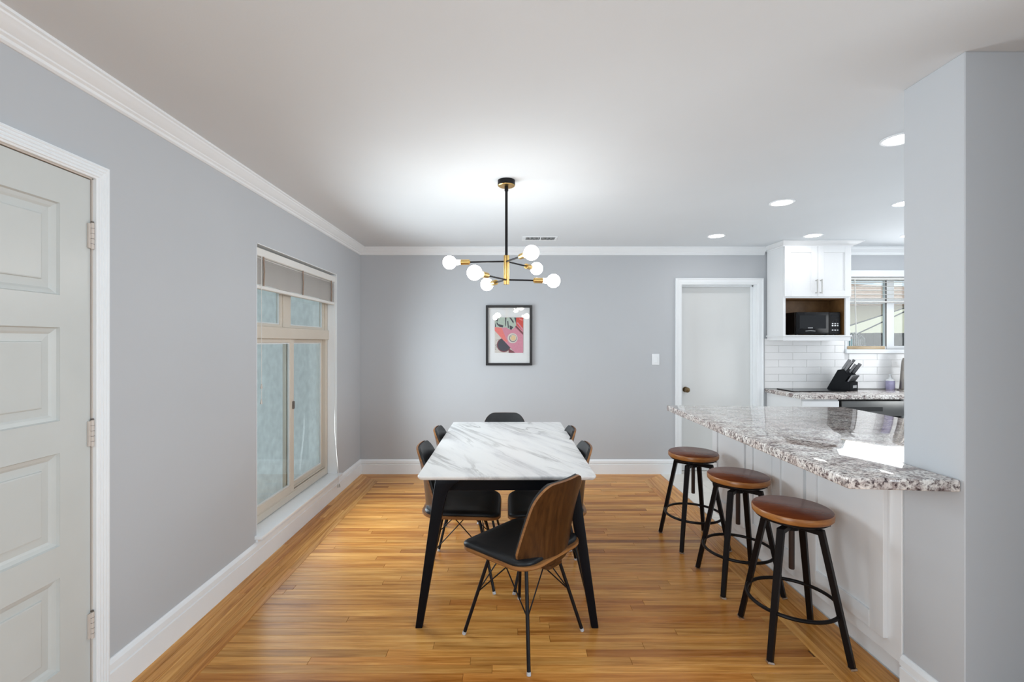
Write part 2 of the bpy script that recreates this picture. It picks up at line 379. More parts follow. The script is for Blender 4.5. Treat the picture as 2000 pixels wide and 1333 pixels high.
for i in range(NB):
    # left border
    xa, xb = FX0+i*SW, FX0+(i+1)*SW
    cuts = [YN]; 
    while cuts[-1] < FY1: cuts.append(cuts[-1]+R.uniform(0.7, 1.4))
    if cuts[-2] > FY1-0.35: cuts.pop(-2)
    for k in range(len(cuts)-1):
        ya, yb = cuts[k], cuts[k+1]
        if k == len(cuts)-2: p = [(xa, ya), (xb, ya), (xb, FY1-(i+1)*SW), (xa, FY1-i*SW)]
        else: p = [(xa, ya), (xb, ya), (xb, yb), (xa, yb)]
        plank(p, True, ((xa+xb)/2, ya))
    rest.rings([[(q[0], q[1], z) for q in [(xa+g, -1.2), (xb-g, -1.2), (xb-g, YN-g), (xa+g, YN-g)]] for z in (-0.008, 0)])
    # right border
    xa, xb = FX1-(i+1)*SW, FX1-i*SW
    cuts = [YN]
    while cuts[-1] < FY1: cuts.append(cuts[-1]+R.uniform(0.7, 1.4))
    if cuts[-2] > FY1-0.35: cuts.pop(-2)
    for k in range(len(cuts)-1):
        ya, yb = cuts[k], cuts[k+1]
        if k == len(cuts)-2: p = [(xa, ya), (xb, ya), (xb, FY1-i*SW), (xa, FY1-(i+1)*SW)]
        else: p = [(xa, ya), (xb, ya), (xb, yb), (xa, yb)]
        plank(p, True, ((xa+xb)/2, ya))
    rest.rings([[(q[0], q[1], z) for q in [(xa+g, -1.2), (xb-g, -1.2), (xb-g, YN-g), (xa+g, YN-g)]] for z in (-0.008, 0)])
    # back border
    ya, yb = FY1-(i+1)*SW, FY1-i*SW
    xs = [FX0, FX0+R.uniform(0.8, 1.3), FX0+R.uniform(1.7, 2.3), FX1]
    for k in range(3):
        a, c = xs[k], xs[k+1]
        p = [(a+((i+1)*SW if k == 0 else 0), ya), (c-((i+1)*SW if k == 2 else 0), ya), (c-(i*SW if k == 2 else 0), yb), (a+(i*SW if k == 0 else 0), yb)]
        plank(p, False, (a, (ya+yb)/2))
tag(rest.build('plank_field', OAK, floor), kind='stuff')
# kitchen tile floor
b = MB().box(FX1+0.004, 5.5, PY1, YB, -0.008, -0.003).build('grout', GROUT, floor)
for i in range(5):
    for j in range(5):
        xa = FX1+0.006+i*0.305; yb_ = YB-0.004-j*0.305
        MB().box(xa, xa+0.300, yb_-0.300, yb_, -0.006, 0.0).build('tile', KTILE, floor, bevel=0.002)
# skirting boards
def skirt_prof(): return [(0, 0), (0.016, 0), (0.016, 0.104), (0.0095, 0.108), (0.0095, 0.112), (0.017, 0.116), (0.015, 0.140), (0.008, 0.152), (0.004, 0.156), (0, 0.157)]
pr = skirt_prof()
DC = 0.0565
b = MB().sweep([[(XL+t, DY1+DC, z) for t, z in pr], [(XL+t, YB-t, z) for t, z in pr]])
tag(b.build('baseboard_left', TRIM), 'white moulded skirting board along the left wall', 'baseboard', kind='structure')
b = MB().sweep([[(XL+t, YB-t, z) for t, z in pr], [(1.817, YB-t, z) for t, z in pr]])
tag(b.build('baseboard_back', TRIM), 'white moulded skirting board along the back wall left of the door', 'baseboard', kind='structure')
b = MB().sweep([[(PX-t, PY1, z) for t, z in pr], [(PX-t, PY0-t, z) for t, z in pr], [(3.6, PY0-t, z) for t, z in pr]])
tag(b.build('baseboard_right', TRIM), 'white moulded skirting board round the partition wall end', 'baseboard', kind='structure')
# crown mouldings
cp = [(0, 0), (0.072, 0), (0.072, -0.010), (0.064, -0.014), (0.062, -0.020), (0.050, -0.030), (0.036, -0.046), (0.026, -0.052), (0.025, -0.058), (0.016, -0.064), (0.014, -0.074), (0.006, -0.080), (0, -0.080)]
b = MB().sweep([[(XL+t, -3.3, H+z) for t, z in cp], [(XL+t, YB-t, H+z) for t, z in cp]])
tag(b.build('trim_1', TRIM, smooth=True, angle=25), 'white crown moulding along the top of the left wall', 'moulding', kind='structure')
b = MB().sweep([[(XL+t, YB-t, H+z) for t, z in cp], [(2.775, YB-t, H+z) for t, z in cp]])
tag(b.build('trim_2', TRIM, smooth=True, angle=25), 'white crown moulding along the top of the back wall', 'moulding', kind='structure')
b = MB().sweep([[(3.5, YB-t, H+z) for t, z in cp], [(5.5, YB-t, H+z) for t, z in cp]])
tag(b.build('trim_3', TRIM, smooth=True, angle=25), 'white crown moulding above the kitchen window', 'moulding', kind='structure')

# ---- left door
def casing(prof, a0, a1, top, mp):
    rs = []
    for k in range(4):
        ring = []
        for o, t in prof:
            a, z = [(a0-o, 0), (a0-o, top+o), (a1+o, top+o), (a1+o, 0)][k]
            ring.append(mp(a, z, t))
        rs.append(ring)
    return MB().sweep(rs)
flute = [(0, 0), (0, 0.014), (0.004, 0.016)]
for i in range(4):
    o = 0.006+i*0.0125; flute += [(o, 0.016), (o+0.003, 0.020), (o+0.007, 0.020), (o+0.010, 0.016)]
flute += [(0.0565, 0.016), (0.0565, 0)]
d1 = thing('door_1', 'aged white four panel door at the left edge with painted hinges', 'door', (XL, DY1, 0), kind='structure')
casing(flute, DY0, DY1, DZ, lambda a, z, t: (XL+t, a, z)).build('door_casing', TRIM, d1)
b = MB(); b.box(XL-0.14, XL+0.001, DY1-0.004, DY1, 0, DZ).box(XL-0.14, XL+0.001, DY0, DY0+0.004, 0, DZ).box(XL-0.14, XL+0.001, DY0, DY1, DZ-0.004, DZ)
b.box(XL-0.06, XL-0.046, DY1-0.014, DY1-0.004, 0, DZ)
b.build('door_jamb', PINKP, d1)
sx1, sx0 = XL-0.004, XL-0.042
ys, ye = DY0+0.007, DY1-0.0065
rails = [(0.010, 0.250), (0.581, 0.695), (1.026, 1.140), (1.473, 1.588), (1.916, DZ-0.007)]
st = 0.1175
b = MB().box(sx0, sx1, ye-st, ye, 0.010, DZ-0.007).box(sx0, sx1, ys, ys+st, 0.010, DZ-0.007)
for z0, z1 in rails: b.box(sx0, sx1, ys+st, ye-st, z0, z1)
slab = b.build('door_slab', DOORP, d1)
for i in range(4):
    z0, z1 = rails[i][1], rails[i+1][0]; ya, yb = ys+st, ye-st
    def rr(d, x): return [(x, ya+d, z0+d), (x, yb-d, z0+d), (x, yb-d, z1-d), (x, ya+d, z1-d)]
    MB().rings([rr(0.0, sx0+0.008), rr(0.0, sx1-0.001), rr(0.004, sx1-0.009), rr(0.016, sx1-0.013), rr(0.024, sx1-0.018), rr(0.050, sx1-0.016), rr(0.052, sx1-0.011), rr(0.056, sx1-0.010)]).build('panel', DOORP, slab)
for zc in (0.341, 1.073, 1.825):
    hb = MB().cyl((XL+0.004, DY1-0.006, zc-0.05), (XL+0.004, DY1-0.006, zc+0.05), 0.0062, seg=12).box(XL-0.003, XL+0.003, DY1-0.020, DY1-0.002, zc-0.047, zc+0.047)
    ho = hb.build('hinge', PINKP, d1, smooth=True)
    kb = MB()
    for k in range(4): kb.cyl((XL+0.004, DY1-0.006, zc-0.0305+0.02*k-0.0006), (XL+0.004, DY1-0.006, zc-0.0305+0.02*k+0.0006), 0.0067, seg=12)
    kb.build('knuckle_gap', VINYLD, ho)
    MB().cyl((XL+0.004, DY1-0.006, zc+0.05), (XL+0.004, DY1-0.006, zc+0.056), 0.0045, seg=10).build('hinge_pin', VINYLD, ho)
MB().cyl((sx1, ys+0.06, 0.93), (sx1+0.025, ys+0.06, 0.93), 0.012).sphere((sx1+0.045, ys+0.06, 0.93), 0.027).build('door_knob', OLDBR, d1, smooth=True)

# ---- back door
step = [(0, 0), (0, 0.010), (0.014, 0.013), (0.016, 0.016), (0.048, 0.016), (0.052, 0.021), (0.066, 0.021), (0.0665, 0)]
tag(MB().box(BX0, BX1, YB, YB+WT, -0.008, 0.002).build('trim_4', KTILE), 'pale threshold under the flush back door', 'threshold', kind='structure')
d2 = thing('door_2', 'plain white flush door in the back wall with brass knob', 'door', (BX0, YB, 0), kind='structure')
casing(step, BX0, BX1, BZ, lambda a, z, t: (a, YB-t, z)).build('door_casing', TRIM, d2)
b = MB(); b.box(BX0, BX0+0.002, YB-0.002, YB+WT, 0, BZ).box(BX1-0.002, BX1, YB-0.002, YB+WT, 0, BZ).box(BX0, BX1, YB-0.002, YB+WT, BZ-0.002, BZ)
b.box(BX1-0.016, BX1-0.002, YB+0.065, YB+0.105, 0, BZ).box(BX0, BX1, YB+0.065, YB+0.105, BZ-0.016, BZ-0.002)
b.build('door_jamb', TRIM, d2)
MB().box(BX0+0.004, BX1-0.004, YB+0.107, YB+0.145, 0.008, BZ-0.004).build('door_slab', FLUSH, d2)
kx, ky, kz = (1340-990)*5.0/889, YB+0.107, 1.42-93*4.98/889
k = MB().tube([(kx, ky, kz), (kx, ky-0.008, kz)], 0.031, 24).tube([(kx, ky-0.008, kz), (kx, ky-0.03, kz)], 0.012, 16)
k.build('rosette', OLDBR, d2, smooth=True)
MB().sphere((kx, ky-0.052, kz), 0.029).build('door_knob', OLDBR, d2, smooth=True)

# ---- dining window
w1 = thing('window_1', 'tall tan vinyl window with transom and slider in the left wall', 'window', (XL, (WY0+WY1)/2, WZ0), kind='structure')
b = MB(); b.box(XL-0.085, XL+0.001, WY1-0.004, WY1+0.0, WZ0, WZ1).box(XL-0.085, XL+0.001, WY0, WY0+0.004, WZ0, WZ1).box(XL-0.085, XL+0.001, WY0, WY1, WZ1-0.004, WZ1)
b.build('window_reveal', TRIM, w1)
def frame_yz(y0, y1, z0, z1, x0, x1, t, tb=None, tt=None):
    tb = tb or t; tt = tt or t
    return MB().box(x0, x1, y0, y0+t, z0, z1).box(x0, x1, y1-t, y1, z0, z1).box(x0, x1, y0+t, y1-t, z0, z0+tb).box(x0, x1, y0+t, y1-t, z1-tt, z1)
fx = XL-0.085
a0, a1 = WY0+0.004, WY1-0.004
frame_yz(a0, a1, 0.200, WZ1-0.004, fx-0.06, fx, 0.045, 0.05, 0.05).build('outer_frame', VINYL, w1, bevel=0.003)
MB().box(fx-0.05, fx+0.014, a0, a1, 1.445, 1.530).build('transom_bar', VINYL, w1, bevel=0.004)
MB().box(fx-0.05, fx-0.006, a0, a1, 0.247, 0.262).box(fx-0.05, fx-0.012, a0, a1, 0.270, 0.278).build('sill_track', VINYL, w1)
# transom lights
my = 3.463
MB().box(fx-0.05, fx-0.004, my-0.05, my+0.05, 1.53, 2.0).build('mullion', VINYL, w1, bevel=0.003)
for ya, yb in ((a0+0.045, my-0.05), (my+0.05, a1-0.045)):
    s_ = frame_yz(ya, yb, 1.53, 2.002, fx-0.045, fx-0.012, 0.03, 0.022, 0.03).build('transom_sash', VINYL, w1, bevel=0.002)
    frame_yz(ya+0.03, yb-0.03, 1.552, 1.972, fx-0.036, fx-0.022, 0.008).build('spacer', SPACER, s_)
    MB().box(fx-0.031, fx-0.027, ya+0.03, yb-0.03, 1.552, 1.972).build('pane', GLASS, s_)
# lower slider: sliding sash (near) in front of fixed light (far)
s_ = frame_yz(a0+0.01, 3.575, 0.262, 1.445, fx-0.028, fx-0.002, 0.060, 0.05, 0.028).build('sliding_sash', VINYL, w1, bevel=0.003)
frame_yz(a0+0.07, 3.515, 0.312, 1.417, fx-0.020, fx-0.008, 0.010).build('spacer', SPACER, s_)
MB().box(fx-0.016, fx-0.012, a0+0.07, 3.515, 0.312, 1.417).build('pane', GLASS, s_)
MB().box(fx-0.002, fx+0.010, 3.545, 3.566, 0.90, 0.96).build('latch', VINYLD, s_, bevel=0.003)
s_ = frame_yz(3.50, a1-0.02, 0.262, 1.445, fx-0.056, fx-0.032, 0.045, 0.045, 0.028).build('fixed_sash', VINYL, w1, bevel=0.003)
frame_yz(3.545, a1-0.065, 0.307, 1.417, fx-0.050, fx-0.036, 0.010).build('spacer', SPACER, s_)
MB().box(fx-0.046, fx-0.042, 3.545, a1-0.065, 0.307, 1.417).build('pane', GLASS, s_)
MB().box(fx-0.01, -1.538, WY0-0.022, WY1+0.022, 0.176, 0.197).build('window_sill', TRIM, w1, bevel=0.004, seg=2)
MB().box(XL-0.001, XL+0.016, WY0-0.01, WY1+0.01, 0.157, 0.176).build('apron', TRIM, w1)

# ---- dining blind
bl = thing('window_blind', 'cream mini blind pulled up over the tall left window', 'blind', (XL-0.03, 3.563, 1.77))
bx0, bx1 = XL-0.045, XL-0.014
MB().box(bx0-0.006, bx1+0.006, WY0+0.008, WY1-0.008, 1.978, 2.030).build('headrail', BLINDW, bl, bevel=0.004)
MB().box(bx0, bx1, WY0+0.010, WY1-0.010, 1.767, 1.792).build('bottom_rail', BLINDW, bl, bevel=0.004)
sl = None
for i in range(20):
    z = 1.803+i*0.0088
    q_ = [(bx0, 0.0096), (bx0+0.016, 0.0024), (bx1, -0.0096), (bx0+0.016, 0.0012)]
    m = MB().rings([[(x, yy, zz) for x, zz in q_] for yy in (WY0+0.012, WY1-0.012)]) if sl is None else None
    if sl is None:
        o = m.build('slat', BLINDM, bl, xf=Matrix.Translation((0, 0, z))); sl = o; z00 = z
    else:
        o = sl.copy(); C.objects.link(o); o.location = (0, R.uniform(-0.002, 0.002), z-z00)
for yc in (2.985, 3.56, 4.135):
    MB().tube([(bx1+0.004, yc, 1.98), (bx1+0.006, yc+0.004, 1.88), (bx1+0.004, yc, 1.79)], 0.0045, 6).build('ladder_cord', CORD, bl)
cb = MB().tube([(bx1+0.008, 2.95, 1.98), (bx1+0.008, 2.952, 1.03)], 0.0016, 6)
o = cb.build('pull_cord', BLINDW, bl)
MB().lathe([(0.003, 0.03), (0.006, 0.012), (0.008, 0.0)], (bx1+0.008, 2.952, 1.12), 10).build('tassel', PINKP, o, smooth=True); MB().lathe([(0.003, 0.03), (0.006, 0.012), (0.008, 0.0)], (bx1+0.008, 2.95, 1.02), 10).build('tassel', PINKP, o, smooth=True)
cb = MB().tube([(bx1+0.008, 4.20, 1.98), (-1.572, 4.16, 0.6), (-1.534, 4.145, 0.21), (-1.534, 4.145, 0.13)], 0.0016, 6)
o = cb.build('pull_cord', BLINDW, bl)
MB().lathe([(0.003, 0.03), (0.007, 0.012), (0.009, 0.0)], (-1.534, 4.140, 0.10), 10).build('tassel', CHROME, o, smooth=True); MB().lathe([(0.003, 0.03), (0.007, 0.012), (0.009, 0.0)], (-1.530, 4.16, 0.095), 10).build('tassel', CHROME, o, smooth=True)

# ---- kitchen window
w2 = thing('window_2', 'white framed kitchen window over the sink with open slats', 'window', (KX0, YB, KZ0), kind='structure')
def frame_xz(x0, x1, z0, z1, y0, y1, t, tb=None, tt=None):
    tb = tb or t; tt = tt or t
    return MB().box(x0, x0+t, y0, y1, z0, z1).box(x1-t, x1, y0, y1, z0, z1).box(x0+t, x1-t, y0, y1, z0, z0+tb).box(x0+t, x1-t, y0, y1, z1-tt, z1)
b = MB().box(KX0-0.04, KX1+0.06, YB-0.016, YB, KZ1, KZ1+0.068).box(KX0-0.04, KX0, YB-0.016, YB, KZ0, KZ1).box(KX1, KX1+0.06, YB-0.016, YB, KZ0, KZ1)
b.build('window_casing', TRIM, w2, bevel=0.002)
MB().box(KX0-0.04, KX1+0.06, YB-0.035, YB+0.09, KZ0-0.045, KZ0).build('window_sill', TRIM, w2, bevel=0.004)
ky0, ky1 = YB+0.085, YB+0.135
frame_xz(KX0, KX1, KZ0, KZ1, ky0, ky1, 0.05, 0.035, 0.03).build('outer_frame', TRIM, w2, bevel=0.003)
kmx = (1738-990)*(YB+0.09)/889
MB().box(kmx-0.045, kmx+0.04, ky0-0.005, ky1, KZ0, KZ1).build('mullion', TRIM, w2, bevel=0.003)
MB().box(kmx-0.050, kmx-0.0455, ky0-0.006, ky0+0.004, KZ0+0.03, KZ1-0.03).build('gasket', VINYLD, w2)
MB().box(KX0, KX1, ky0+0.005, ky1-0.005, 1.845, 1.895).build('meeting_rail', TRIM, w2, bevel=0.003)
for xa, xb in ((KX0+0.05, kmx-0.045), (kmx+0.04, KX1-0.05)):
    MB().box(xa, xb, ky0+0.025, ky0+0.029, KZ0+0.035, 1.845).build('pane', GLASS, w2)
    MB().box(xa, xb, ky0+0.025, ky0+0.029, 1.895, KZ1-0.03).build('pane', GLASS, w2)
kb = thing('kitchen_blind', 'white wide slat blind with open slats in the kitchen window', 'blind', (KX0+0.02, YB+0.02, 1.87))
MB().box(KX0+0.01, KX1-0.01, YB+0.012, YB+0.062, KZ1-0.030, KZ1-0.004).build('headrail', BLINDW, kb, bevel=0.003)
for z in (2.072, 2.028, 1.984, 1.940, 1.896): MB().box(KX0+0.015, KX1-0.015, YB+0.012, YB+0.060, z-0.0014, z+0.0014).build('slat', BLINDW, kb)
MB().box(KX0+0.015, KX1-0.015, YB+0.012, YB+0.060, 1.850, 1.866).build('bottom_rail', BLINDW, kb, bevel=0.003)
o = MB().tube([(3.76, YB+0.006, 2.10), (3.775, YB+0.004, 1.40)], 0.005, 8).build('tilt_wand', BLINDW, kb, smooth=True)

# ---- light switch, vent, downlights
sw = thing('light_switch', 'white rocker light switch on the back wall left of the flush door', 'switch', (1.605, YB, 1.235))
MB().box(1.565, 1.645, YB-0.006, YB, 1.177, 1.295).build('wall_plate', TRIM, sw, bevel=0.003, seg=2)
MB().box(1.588, 1.622, YB-0.010, YB-0.006, 1.202, 1.270).build('rocker', TRIM, sw, bevel=0.0015)
vt = thing('ceiling_vent', 'white ceiling air vent with two louvre banks behind the chandelier', 'vent', (0.325, 4.47, H))
vx0, vx1, vy0, vy1 = 0.150, 0.492, 4.375, 4.545
b = MB().box(vx0, vx1, vy0, vy0+0.022, H-0.006, H).box(vx0, vx1, vy1-0.022, vy1, H-0.006, H).box(vx0, vx0+0.035, vy0+0.022, vy1-0.022, H-0.006, H).box(vx1-0.022, vx1, vy0+0.022, vy1-0.022, H-0.006, H)
b.box(0.322, 0.336, vy0+0.022, vy1-0.022, H-0.006, H).build('vent_frame', TRIM, vt, bevel=0.002)
MB().box(vx0+0.03, vx1-0.02, vy0+0.02, vy1-0.02, H-0.0015, H-0.0005).build('duct_opening', DARKST, vt)
for i in range(22):
    xa = 0.190+i*0.0128
    if 0.312 < xa < 0.340: continue
    d = 0.005
    MB().add([(xa, vy0+0.02, H-0.006), (xa, vy1-0.02, H-0.006), (xa+d, vy1-0.02, H-0.0015), (xa+d, vy0+0.02, H-0.0015),
              (xa+0.0012, vy0+0.02, H-0.006), (xa+0.0012, vy1-0.02, H-0.006), (xa+d+0.0012, vy1-0.02, H-0.0015), (xa+d+0.0012, vy0+0.02, H-0.0015)],
             [(0,1,2,3),(4,7,6,5),(0,4,5,1),(1,5,6,2),(2,6,7,3),(3,7,4,0)]).build('louvre', TRIM, vt)
def downlight(x, y, label):
    t = thing('recessed_light', label, 'light', (x, y, H), 'recessed ceiling lights')
    MB().rings([[(x+r*math.cos(2*PI*j/32), y+r*math.sin(2*PI*j/32), H+z) for j in range(32)] for r, z in ((0.084, 0), (0.084, -0.003), (0.078, -0.006), (0.068, -0.0045), (0.066, -0.001), (0.066, 0.0))], closed=True).build('trim_ring', TRIM, t, smooth=True)
    MB().lathe([(0.066, -0.001), (0.06, -0.0035), (0.001, -0.0035)], (x, y, H), 32).build('lens', DOWNM, t, smooth=True)
downlight(2.006, 4.36, 'round recessed ceiling light nearest the flush back door')
downlight(2.006, 3.32, 'largest fully visible recessed ceiling light, over the peninsula')
downlight(1.972, 2.28, 'recessed ceiling light half hidden behind the partition wall edge, the upper one')
downlight(2.92, 4.34, 'recessed ceiling light directly above the white microwave cabinet')
downlight(2.92, 3.33, 'sliver of recessed ceiling light at the partition edge, the lower one')
downlight(3.85, 4.34, 'recessed ceiling light hidden behind the partition near the kitchen sink')
downlight(3.85, 3.33, 'recessed ceiling light hidden behind the partition in the kitchen middle')

# ================================================================== CHANDELIER
cx, cy = -0.003, 2.87
ch = thing('chandelier', 'black and brass chandelier with six lit globe bulbs over the table', 'chandelier', (cx, cy, H))
MB().lathe([(0.001, 0), (0.055, 0), (0.055, -0.030), (0.0545, -0.032)], (cx, cy, H), 32).build('canopy', BLACKM, ch, smooth=True)
MB().lathe([(0.0545, -0.032), (0.050, -0.036), (0.001, -0.036)], (cx, cy, H), 32).build('canopy_plate', BRASS, ch, smooth=True)
MB().cyl((cx, cy, H-0.036), (cx, cy, 1.966), 0.0085, seg=16).lathe([(0.012, 0), (0.012, -0.03), (0.008, -0.032)], (cx, cy, H-0.036), 16).build('rod', BLACKM, ch, smooth=True)
MB().cyl((cx-0.007, cy, 1.785), (cx-0.007, cy, 1.968), 0.0105, seg=18).cyl((cx+0.008, cy, 1.785), (cx+0.008, cy, 1.968), 0.0105, seg=18).build('column', BRASS, ch, smooth=True)
for (dx, dy, z) in ((-0.363, 0.036, 1.930), (0.143, -0.28, 1.930), (0.208, 0.278, 1.930), (0.302, 0.05, 1.814), (-0.180, -0.294, 1.814), (-0.133, 0.23, 1.814)):
    d = Vector((dx, dy, 0)); ln = d.length; u = d.normalized(); p = Vector((cx, cy, z))
    a = MB().cyl(p, p+u*(ln-0.125), 0.0052, seg=12).build('arm', BLACKM, ch, smooth=True)
    MB().tube([p+u*(ln-0.128), p+u*(ln-0.072)], 0.0175, 20).tube([p+u*(ln-0.134), p+u*(ln-0.128)], 0.009, 14).build('socket', BRASS, a, smooth=True)
    # globe with neck as one lathe along u
    q = u.to_track_quat('Z', 'Y').to_matrix().to_4x4(); q.translation = p+u*ln
    r = 0.0435; n = 16
    prof = [(0.001, -0.073), (0.0150, -0.073), (0.0165, -0.05)]
    for i in range(n+1):
        th = PI*(0.84-0.84*i/n) if False else PI-0.42-(PI-0.42)*i/n
        prof.append((max(0.0005, r*math.sin(th)), r*math.cos(th)))
    MB().lathe(prof, seg=28).build('bulb', BULBM, a, smooth=True, xf=q)

# ================================================================== PICTURE
pc = thing('framed_picture', 'black framed print of coffee cup on pink with wide white mat', 'picture', (0.022, YB, 1.494))
px0, px1, pz0, pz1 = -0.226, 0.271, 1.171, 1.818
fw = 0.026
b = MB().box(px0, px0+fw, YB-0.03, YB, pz0, pz1).box(px1-fw, px1, YB-0.03, YB, pz0, pz1).box(px0+fw, px1-fw, YB-0.03, YB, pz0, pz0+fw).box(px0+fw, px1-fw, YB-0.03, YB, pz1-fw, pz1)
b.build('frame', FRAMEB, pc, bevel=0.002)
MB().box(px0+fw, px1-fw, YB-0.012, YB-0.004, pz0+fw, pz1-fw).build('mat_board', MATW, pc)
MB().box(px0+fw, px1-fw, YB-0.020, YB-0.018, pz0+fw, pz1-fw).build('glazing', PGLASS, pc)
qx0, qx1, qz0, qz1 = -0.131, 0.175, 1.306, 1.687
def clip(poly, x0, x1, z0, z1):
    for ax, lim, sg in ((0, x0, 1), (0, x1, -1), (1, z0, 1), (1, z1, -1)):
        out = []
        for i in range(len(poly)):
            p, q = poly[i-1], poly[i]; dp, dq = sg*(p[ax]-lim), sg*(q[ax]-lim)
            if (dp >= 0) != (dq >= 0):
                t = dp/(dp-dq); out.append((p[0]+t*(q[0]-p[0]), p[1]+t*(q[1]-p[1])))
            if dq >= 0: out.append(q)
        poly = out
        if not poly: return []
    return poly
pm = [P_PINK, P_SALM, P_CRM, P_DARK, P_MAR, P_RED, P_MINT, P_TAN, P_GRY, MATW]
b = MB(); lay = [0]
def art(pts, mi):
    p = [(qx0+(x-320)/490*(qx1-qx0), qz1-(y-365)/610*(qz1-qz0)) for x, y in pts]
    p = clip(p, qx0, qx1, qz0, qz1)
    if len(p) < 3: return
    yy = YB-0.0125-0.00012*lay[0]; lay[0] += 1
    b.add([(x, yy, z) for x, z in p], [tuple(range(len(p)))], mi)
def circ(x, y, r, n=28): return [(x+r*math.cos(2*PI*i/n), y+r*math.sin(2*PI*i/n)) for i in range(n)]
art([(320,365),(810,365),(810,975),(320,975)], 2)
for i in range(26):
    a_ = R.uniform(0, 2*PI); rr_ = R.uniform(118, 175); x_, y_ = 470+rr_*math.cos(a_), 845+rr_*math.sin(a_)
    art([(x_-9, y_-6), (x_+9, y_-3), (x_+3, y_+7)], 8)
art(circ(478, 840, 122), 4); art(circ(480, 838, 108), 3)
art([(560,900),(690,975),(560,975)], 4)
art([(320,520),(810,330),(810,975),(672,975),(430,715),(320,590)], 0)
art([(320,530),(440,540),(500,690),(540,800),(470,755),(320,592)], 1)
art([(690,365),(810,365),(810,600),(690,490)], 5)
art([(700,455),(720,450),(810,560),(810,600)], 0)
art([(665,520),(690,500),(810,628),(810,668)], 4)
art([(740,380),(800,400),(800,430),(745,400)], 1)
art([(325,365),(690,365),(690,500),(650,555),(600,578),(550,560),(520,535),(460,540),(325,530)], 6)
for q_ in ([(345,365),(390,365),(365,440),(345,420)], [(355,440),(385,480),(470,500),(460,535),(400,525),(352,480)], [(500,365),(522,365),(512,500),(498,530)],
           [(535,430),(552,420),(565,540),(548,555)], [(570,365),(600,365),(650,440),(640,470)], [(655,365),(690,365),(688,470),(672,420)], [(575,500),(640,530),(610,575),(580,570)], [(325,450),(345,520),(325,530)]): art(q_, 3)
art(circ(628, 722, 88), 2); art(circ(634, 722, 66), 8); art(circ(636, 717, 56), 2); art(circ(636, 717, 46), 7); art(circ(600, 695, 12), 6)
art(circ(532, 764, 11), 1)
b.build('print', pm, pc)

# ================================================================== TABLE
tb = thing('dining_table', 'rectangular dining table with white marble top and black splayed legs', 'table', (0, 3.05, 0))
TX, TY0, TY1 = 0.449, 2.272, 3.822
def ring_z(x0, x1, y0, y1, r, z): return [(x, y, z) for x, y in rrect(x0, x1, y0, y1, r)]
b = MB().rings([ring_z(-TX+0.012, TX-0.012, TY0+0.012, TY1-0.012, 0.012, 0.728), ring_z(-TX+0.002, TX-0.002, TY0+0.002, TY1-0.002, 0.020, 0.738),
                ring_z(-TX, TX, TY0, TY1, 0.022, 0.742), ring_z(-TX, TX, TY0, TY1, 0.022, 0.748), ring_z(-TX+0.002, TX-0.002, TY0+0.002, TY1-0.002, 0.020, 0.750)])
o = b.build('table_top', MARBLE, tb, smooth=True)
ax, ay0, ay1 = 0.345, TY0+0.075, TY1-0.075
b = MB().box(-ax, ax, ay0, ay0+0.022, 0.655, 0.726).box(-ax, ax, ay1-0.022, ay1, 0.655, 0.726).box(-ax, -ax+0.022, ay0+0.022, ay1-0.022, 0.655, 0.726).box(ax-0.022, ax, ay0+0.022, ay1-0.022, 0.655, 0.726)
b.build('apron', BLACKW, tb, bevel=0.002)
def table_leg(sx, ey, sy):
    # square section rings from foot to top, with the gusset flaring inwards under the top
    rs = []
    for z, xo, xi, yo, yi in ((0.0, 0.455, 0.420, 0.018, 0.050), (0.40, 0.4035, 0.352, 0.036, 0.085), (0.60, 0.3775, 0.318, 0.046, 0.100), (0.66, 0.370, 0.300, 0.049, 0.106), (0.70, 0.364, 0.272, 0.050, 0.110), (0.726, 0.360, 0.235, 0.050, 0.115)):
        ya, yb = ey-sy*(yo-0.035), ey-sy*(yi-0.035)
        rs.append([(sx*xo, ya, z), (sx*xi, ya, z), (sx*xi, yb, z), (sx*xo, yb, z)])
    return MB().rings(rs)
for sx in (-1, 1):
    for ey, sy in ((TY0, -1), (TY1, 1)):
        table_leg(sx, ey, sy).build('leg', BLACKW, tb, bevel=0.004, seg=2)

